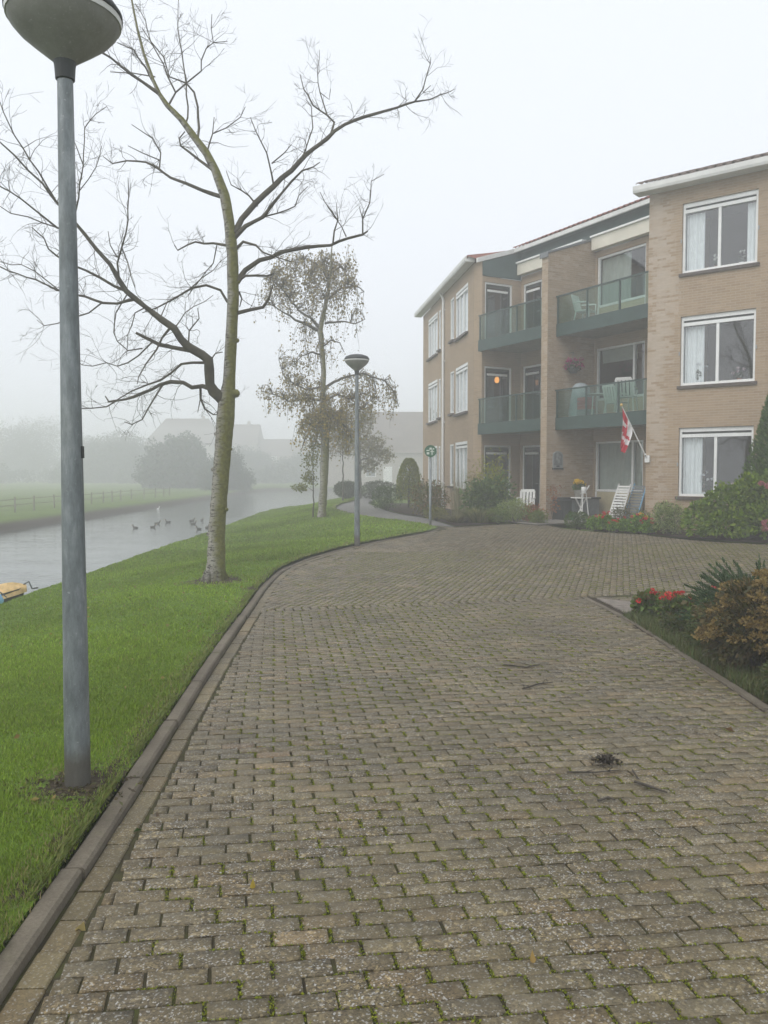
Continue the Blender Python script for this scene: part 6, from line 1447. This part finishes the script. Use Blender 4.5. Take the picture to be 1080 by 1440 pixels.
# lamp glowing behind the middle left balcony door, plants on the sills
p = RET.p(.72, .3, 0); t = thing('pendant_lamp', (p[0], p[1], 4.95), 'small lit orange pendant lamp behind the middle floor left door', 'pendant lamp')
gm, nt, out = new_mat('lit_amber_shade'); em = node(nt, 'ShaderNodeEmission'); em.inputs[0].default_value = (1, .42, .1, 1); em.inputs[1].default_value = 1.1; nt.links.new(em.outputs[0], out.inputs['Surface'])
mb = MB(); mb.lathe([(0, -.11), (.06, -.09), (.085, 0), (.06, .08), (.02, .1), (0, .1)], (p[0], p[1], 4.8), 14); mb.build('lamp_shade', gm, t, True)
mb = MB(); mb.tube([(p[0], p[1], 4.9), (p[0], p[1], 5.12)], .005, 4); mb.build('cord', M['dark_plastic'], t)
pl_ = [(1.25, 3.79, 'white orchid behind the middle near window', [(.7, .7, .7)]), (2.2, 3.79, 'pale pink pot plant in the right pane of the middle near window', [(.55, .4, .45)]), (1.42, 1.05, 'white orchid beside the mullion of the ground floor near window', [(.72, .72, .72)]), (2.05, 1.05, 'pink flowering pot plant in the right pane of the ground floor near window', [(.5, .32, .4)]), (2.2, 6.54, 'small white figure plant on the sill of the top near window', [(.7, .7, .66)]), (1.62, 6.54, 'low pot plant by the mullion of the top near window', [(.6, .6, .55)])]
for k, (a, z, lb, fc) in enumerate(pl_):
    p = WING.p(a, .21, 0); t = thing('window_plant', (p[0], p[1], z + .01), lb, 'pot plant', 'plants on the window sills')
    mb = MB(); mb.lathe([(0, 0), (.045, 0), (.06, .1), (0, .1)], (p[0], p[1], z + .01), 12); mb.build('pot', M['white_plastic'] if k % 2 == 0 else M['terracotta'], t)
    hgt = .42 if k in (0, 2) else .2
    P, d = ell_points(60, (p[0], p[1], z + .1 + hgt * .4), (.09, .05, hgt * .4), .3); foliage('leaves', t, [leaves(P, .08, .03, [(.05, .08, .04)], .2)])
    for q in range(7 if hgt > .3 else 4):
        flower_head(t, (p[0] + random.gauss(0, .07), p[1] + random.gauss(0, .015), z + .1 + hgt + random.gauss(0, .06)), .028, fc, 12, .045)

# ================================================================== CANAL THINGS
def duck(x, y, rot, label, proto=[]):
    if not proto:
        t = thing('duck', (0, 0, 0), label, 'duck', 'ducks on the canal'); mb = MB()
        mb.tube([(-.2, 0, .09), (-.15, 0, .07), (-.07, 0, .055), (.03, 0, .06), (.1, 0, .085), (.13, 0, .13), (.14, 0, .18), (.155, 0, .215), (.185, 0, .22), (.2, 0, .215)], [.012, .045, .075, .08, .06, .036, .032, .04, .036, .02], 12)
        mb.build('body', plain('brown_duck_plumage', (.09, .075, .06), .8, .2, var=.4, scale=25), t, True)
        mb = MB(); mb.tube([(.2, 0, .213), (.235, 0, .205), (.26, 0, .204)], [.018, .013, .009], 8); mb.build('bill', plain('duck_bill', (.4, .28, .06), .5, .3), t, True)
        for s in (-1, 1):
            mb = MB(); mb.tube([(.06, s * .065, .085), (-.04, s * .075, .09), (-.16, s * .035, .105)], [.02, .03, .008], 8); mb.build('wing', plain('duck_wing', (.13, .12, .11), .8, .2, var=.3, scale=20), t, True)
        proto.append(t); c = t
    else: c = copy_tree(proto[0]); c['label'] = label
    c.scale = (.72,) * 3; c.location = (x, y, -.762); c.rotation_euler = (0, 0, rot); return c
dk = [(-10.65, 35.4, 'leftmost duck of the flock on the canal'), (-10.0, 35.8, 'second duck from the left of the flock'), (-10.5, 38.3, 'duck behind the two leftmost ducks'), (-10.35, 39.6, 'farthest left duck of the rear row'), (-9.4, 40.5, 'rear duck swimming left of the birch trunk'), (-8.8, 38.2, 'duck just left of the birch trunk, upper of the pair'), (-7.75, 34.6, 'nearest duck close to the birch trunk'), (-7.6, 35.5, 'duck right behind the nearest duck by the birch trunk'), (-9.0, 40.9, 'last duck at the back of the flock')]
for k, (x, y, lb) in enumerate(dk): duck(x, y, random.uniform(-1, 1) + (3.1 if k % 3 == 0 else 0), lb)
sw = duck(-11.9, 52, 1.2, 'white bird at the foot of the far bank')
for ch in sw.children:
    if ch.name.startswith(('body', 'wing')):
        ch.data = ch.data.copy(); ch.data.materials.clear(); ch.data.materials.append(M['far_white'])
sw.scale = (.7, .7, .9); sw['group'] = ''; del sw['group']; sw['category'] = 'bird'; sw.name = 'white_bird'
sw.location = (-14.6, 53.5, -.78)
# tarp covered dinghy moored under the bank
BF = Fr((-6.12, 14.05), (-.86, -.51), (.51, -.86)); t = thing('dinghy', (-7.0, 13.5, -.75), 'small moored boat under a yellow tarpaulin at the grassy bank', 'boat')
mb = MB(); st = [(0, .02, .46), (.12, .16, .44), (.4, .33, .4), (.9, .47, .37), (1.5, .5, .36), (2.2, .46, .37), (2.5, .42, .39)]; pr = None
for a, hw, top in st:
    ring = [BF.p(a, -hw, -.75 + top), BF.p(a + (.1 if a < .2 else 0), -hw * .75, -.8), BF.p(a + (.1 if a < .2 else 0), hw * .75, -.8), BF.p(a, hw, -.75 + top)]
    if pr:
        for i in range(3): mb.poly([pr[i], ring[i], ring[i + 1], pr[i + 1]])
    pr = ring
mb.poly(pr); mb.build('hull', M['dark_plastic'], t)
mb = MB(); pr = None
for k in range(26):
    a = -.02 + 2.56 * k / 25; hw = np.interp(a, [s_[0] for s_ in st], [s_[1] for s_ in st]) + .035; top = np.interp(a, [s_[0] for s_ in st], [s_[2] for s_ in st]); ridge = .05 + .08 * math.sin(a * 2.6 + .4) + .05 * math.sin(a * 9); ridge *= min(1, .15 + max(0, a) * 2.8)
    ring = []
    for j in range(13):
        q = j / 6 - 1; ring.append(BF.p(a, hw * q, -.75 + top - .09 * abs(q) ** 6 + ridge * (1 - abs(q)) ** 1.2 + .022 * math.sin(a * 17 + q * 8) * (1 - q * q)))
    if pr:
        for j in range(12): mb.poly([pr[j], ring[j], ring[j + 1], pr[j + 1]])
    pr = ring
mb.build('tarpaulin', M['tarp'], t, True)
mb = MB(); c = BF.p(.04, 0, -.27); mb.tube([c, (c[0] + .1, c[1] + .02, c[2] + .06), (c[0] + .16, c[1], c[2] - .06), (c[0] + .3, c[1] - .1, -.3)], .013, 6); mb.build('mooring_rope', M['dark_plastic'], t)
t = thing('fender', (-6.2, 13.1, -.42), 'light blue float lying on the bank beside the yellow tarpaulin', 'float')
mb = MB(); mb.lathe([(0, -.15), (.08, -.13), (.13, -.05), (.14, .02), (.1, .1), (.04, .14), (.03, .18), (0, .18)], (-6.2, 13.1, -.4), 18); mb.build('body', M['blue_plastic'], t, True)
mb = MB(); mb.tube([(-6.2, 13.1, -.22), (-6.1, 13.08, -.25), (-5.98, 13.05, -.33)], .01, 5); mb.build('rope', M['dark_plastic'], t)

# ================================================================== ACROSS THE WATER, IN THE MIST
fl = thing('field_fence', (-18.2, 45, -.36), 'low wooden post and rail fence on the far bank', 'fence')
yy_ = np.arange(34, 72, 2.4)
for k, y in enumerate(yy_):
    mb = MB(); x = -18.2 + .25 * math.sin(y * .4); mb.tube([(x, y, -.5), (x + random.gauss(0, .02), y, .42)], [.04, .035], 6); mb.build('post', M['wood'], fl)
for z in (.02, .3):
    for y0, y1 in zip(yy_, yy_[1:]):
        mb = MB(); f = lambda y: -18.2 + .25 * math.sin(y * .4); mb.tube([(f(y0), y0, z), (f(y1), y1, z)], .016, 5); mb.build('rail', M['wood'], fl)
def house(label, x, y, w, d, eave, ridge, rot, hip, windows=(), white=()):
    t = thing('row_house', (x, y, -.1), label, 'house'); f = frame_at(x, y, rot); mb = MB(); w2 = w / 2
    mb.box(f, -w2, w2, 0, d, -.4, eave); mb.build('wall', M['far_wall'], t)
    mb = MB(); o = .4; e = eave + .004
    A = [f.p(-w2 - o, -o, e), f.p(w2 + o, -o, e), f.p(w2 + o, d + o, e), f.p(-w2 - o, d + o, e)]; r0, r1 = f.p(-w2 - o + hip, d / 2, ridge), f.p(w2 + o - hip, d / 2, ridge)
    mb.poly([A[0], A[1], r1, r0]); mb.poly([A[2], A[3], r0, r1]); mb.poly([A[1], A[2], r1]); mb.poly([A[3], A[0], r0]); mb.poly(A[::-1]); rf = mb.build('roof', M['far_roof'], t)
    mb = MB(); mb.box(f, w * .2, w * .2 + .7, d / 2 - .35, d / 2 + .35, ridge - .5, ridge + .7); mb.build('chimney', M['far_wall'], rf)
    for (a0, a1, z0, z1) in windows:
        mb = MB(); mb.box(f, a0, a1, -.05, .03, z0, z1); wn_ = mb.build('window', M['far_white'], t); mb = MB(); mb.box(f, a0 + .1, a1 - .1, -.07, -.052, z0 + .1, z1 - .1); mb.build('pane', M['far_glass'], wn_)
    for (a0, a1, z0, z1) in white:
        mb = MB(); mb.box(f, a0, a1, -.1, -.002, z0, z1); mb.build('white_panel', M['far_white'], t)
    return t
house('misty row of houses with one long roof behind the brick flats', 6.5, 112, 29, 12, 4.2, 10.2, 0, .0, [(-9, -7.6, 1, 2.4), (-4.5, -3.1, 1, 2.4), (0, 1.4, 1, 2.4), (4, 5.4, 1, 2.4)], [(-6.6, -5.4, .3, 2.4)])
house('faint hip roofed house across the canal left of the birch trunk', -47.5, 195, 17.5, 12, 8.2, 14.6, 0, 4.0, [(-3, -1.8, 2, 4), (1, 2.2, 2, 4)])
house('faint gabled house across the canal right of the birch trunk', -35.0, 195, 10, 12, 8.0, 13.2, 0, .3, [(-1, .2, 6, 7.5)], [(-4.6, -3.4, 5, 7.9)])
house('low misty house with white fronts at the end of the canal', -23.0, 195, 17, 10, 5.5, 9.6, 0, 1.2, [(2, 3, 1, 2.4)], [(-3.4, -2.2, 4.0, 5.45), (1.6, 5.4, 1.6, 3.6), (4.4, 5.6, 4.0, 5.45)])
FOG = [(.05, .075, .045), (.07, .09, .05), (.045, .06, .04)]
def bank_tree(label, x, y, r, h, n, dense=1.0):
    bl_ = []
    for k in range(7):
        a = k * .9 + random.random(); q = 0 if k == 0 else .55; bl_.append((r * q * math.cos(a), r * q * math.sin(a), h * (.55 if k == 0 else random.uniform(.22, .62)), r * random.uniform(.5, .7), h * random.uniform(.26, .36), 1))
    for k in range(5): bl_.append((r * (k - 2) * .38, -.3, h * .2, r * .5, h * .24, .7))
    return small_tree('bank_tree', label, x, y, h, .2, bl_, FOG, .18 if y < 100 else .32, int(n / 2.6), 'trees across the canal', z=-.36, branches=4, sides=6)
bank_tree('dense dark rounded tree across the water left of the birch trunk', -25.6, 103, 4.0, 7.0, 8500)
bank_tree('bushy tree behind the rounded tree on the far bank', -17.5, 92, 2.6, 5.0, 5000)
bank_tree('spreading tree midway along the far bank', -48, 150, 6.5, 10, 6500)
bank_tree('misty bush tree left of the spreading one', -58.5, 170, 6.6, 11.6, 5500)
bank_tree('tall misty tree behind the lamp post on the far bank', -76.0, 180, 8, 16, 6500)
bank_tree('pale misty tree at the left edge across the canal', -88, 180, 8.6, 14, 5500)
bank_tree('faint tree at the end of the canal right of the trunk', -25.5, 160, 4.8, 7.6, 5000)
bank_tree('faint low tree by the white fronted house', -16.5, 165, 5, 7.0, 5000)
bank_tree('faint tree at the canal end behind the leafy birch', -9.5, 160, 4.6, 8.0, 5000)
parts = []
for k in range(44):
    x = -76 + k * 1.9; y = 150 + 8 * math.sin(k); P, d = ell_points(500, (x, y, .6), (2.4, 1.6, 2.2 + .9 * math.sin(k * 1.7)), .5, -.6, .2); parts.append(leaves(P, .4, .28, FOG))
V, F, C = join(parts); tag(mesh_np('far_undergrowth', V, F, M['leaf'], None, C), kind='stuff')
for k, (x, y, lb, r) in enumerate(((-1.9, 43.5, 'misty clipped hedge beside the far path, left piece', (.8, .5)), (-.2, 44.5, 'misty clipped hedge beside the far path, middle piece', (1.0, .5)), (1.5, 45, 'misty hedge beside the far corner of the flats', (1.0, .5)))):
    shrub('hedge', lb, 'hedge', x, y, r, 1.05, [(.05, .065, .03), (.06, .075, .035)], .09, .06, 2600, lump=.08, shell=.7, group='hedges by the far path')
# grass verge between path and hedge
fill([(-.4, 38), (-.2, 34.6), (1.5, 38), (1.8, 48), (-.1, 50), (-.6, 41)], .02, 'far_verge', M['ground'])

# ================================================================== LITTER ON THE PAVING
def litter_twig(label, pts, r, kids=0):
    t = thing('fallen_twig', pts[0], label, 'twig', 'fallen twigs'); mb = MB(); mb.tube(pts, [r, r, r * .6][:len(pts)], 6)
    for k in range(kids):
        i = random.randint(0, len(pts) - 2); p = Vector(pts[i]).lerp(Vector(pts[i + 1]), random.random()); mb.tube([p, p + Vector((random.gauss(0, .06), random.gauss(0, .04), random.uniform(.0, .04)))], [r * .6, r * .3], 5)
    mb.build('stick', M['bark_dark'], t); return t
litter_twig('dark bent twig lying right of the clump of dead leaves', [(1.33, 4.32, .012), (1.39, 4.24, .014), (1.45, 4.17, .012)], .008)
litter_twig('short dark twig nearest the viewer below the clump', [(1.07, 4.07, .01), (1.13, 4.1, .014), (1.16, 4.08, .01)], .007)
litter_twig('thin upright twig piece between the clump and bent twig', [(1.37, 4.5, .01), (1.36, 4.36, .012)], .004)
litter_twig('long thin twig lying left of the clump of dead leaves', [(1.0, 4.46, .012), (1.15, 4.45, .014), (1.3, 4.49, .012)], .005, 4)
litter_twig('thin forked twig farther up the paving', [(1.05, 6.2, .012), (1.2, 6.35, .014), (1.32, 6.4, .012)], .006, 4)
litter_twig('small twig crossing the paving beyond the forked one', [(1.02, 7.0, .012), (1.2, 6.9, .012), (1.33, 7.0, .012)], .006, 3)
t = thing('dead_leaf_clump', (1.24, 4.58, 0), 'clump of dark dead leaves and stalks on the paving', 'leaf clump')
P = np.array([1.24, 4.58, .03]) + rng.normal(0, 1, (130, 3)) * np.array([.04, .022, .014]); P[:, 2] = np.abs(P[:, 2]) + .004
foliage('leaves', t, [leaves(P, .034, .014, [(.05, .04, .04), (.075, .06, .05), (.04, .035, .03)])])
lv = [(-.52, 3.21, (.4, .3, .05), 'yellow leaf on the paving left of centre'), (-1.1, 2.92, (.45, .36, .15), 'pale yellow leaf on the gutter stones'), (-1.13, 3.72, (.06, .1, .03), 'dark green leaf caught against the kerb'), (.5, 2.72, (.3, .2, .06), 'tan leaf lying among the foreground pavers'), (-.75, 4.9, (.2, .13, .05), 'brown leaf beside the gutter up the paving'), (-1.62, 2.8, (.36, .14, .04), 'orange leaf in the grass beside the kerb'), (-1.09, 3.9, (.14, .1, .06), 'withered brown leaf at the kerb joint'), (2.2, 5.2, (.16, .1, .05), 'brown leaf near the brown shrub')]
for x, y, c, lb in lv:
    z = float(lawn_z(x, y)) + .03 if x < -1.4 else .008; L = .022
    t_ = tag(mesh_np('fallen_leaf', *((lambda r_: (r_[0], r_[1]))(leaves([(x, y, z)], .05, .034, [c], fold=.3))), M['leaf'], None, [c, c]), lb, 'leaf', 'fallen leaves')
P = np.stack([-1.5 - 3.6 * rng.random(150), 2.3 + 13 * rng.random(150) ** 1.5, np.zeros(150)], 1); P = P[P[:, 0] < xr(P[:, 1]) - .1]; P[:, 2] = lawn_z(P[:, 0], P[:, 1]) + .018
V, F, C = leaves(P, .038, .026, [(.2, .13, .05), (.26, .2, .06), (.12, .09, .05), (.3, .24, .1)], dirs=np.stack([rng.normal(size=len(P)), rng.normal(size=len(P)), np.full(len(P), .2)], 1))
tag(mesh_np('lawn_leaf_litter', V, F, M['leaf'], None, C), kind='stuff')
# a tuft of weeds and a soil patch where the lamp stands
P = np.stack([LAMP1[0] + rng.normal(0, .16, 260), LAMP1[1] - .1 + rng.normal(0, .14, 260), 0 * rng.random(260)], 1); P[:, 2] = lawn_z(P[:, 0], P[:, 1]) + .006
V, F, C = leaves(P, .03, .016, [(.06, .045, .03), (.1, .08, .05), (.12, .13, .05)], dirs=np.stack([rng.normal(size=260), rng.normal(size=260), np.full(260, .1)], 1))
tag(mesh_np('lamp_base_litter', V, F, M['leaf'], None, C), kind='stuff')

# ================================================================== THE MIST
mb = MB(); mb.box(WORLD, -230, 230, -25, 230, -2.4, 12.0)
hm, nt, out = new_mat('mist'); pv_ = node(nt, 'ShaderNodeVolumePrincipled'); pv_.inputs['Color'].default_value = (.99, .995, 1, 1); pv_.inputs['Density'].default_value = .0082; pv_.inputs['Anisotropy'].default_value = .25
nt.links.new(pv_.outputs[0], out.inputs['Volume'])
hazeo = tag(mb.build('haze', hm), kind='stuff')
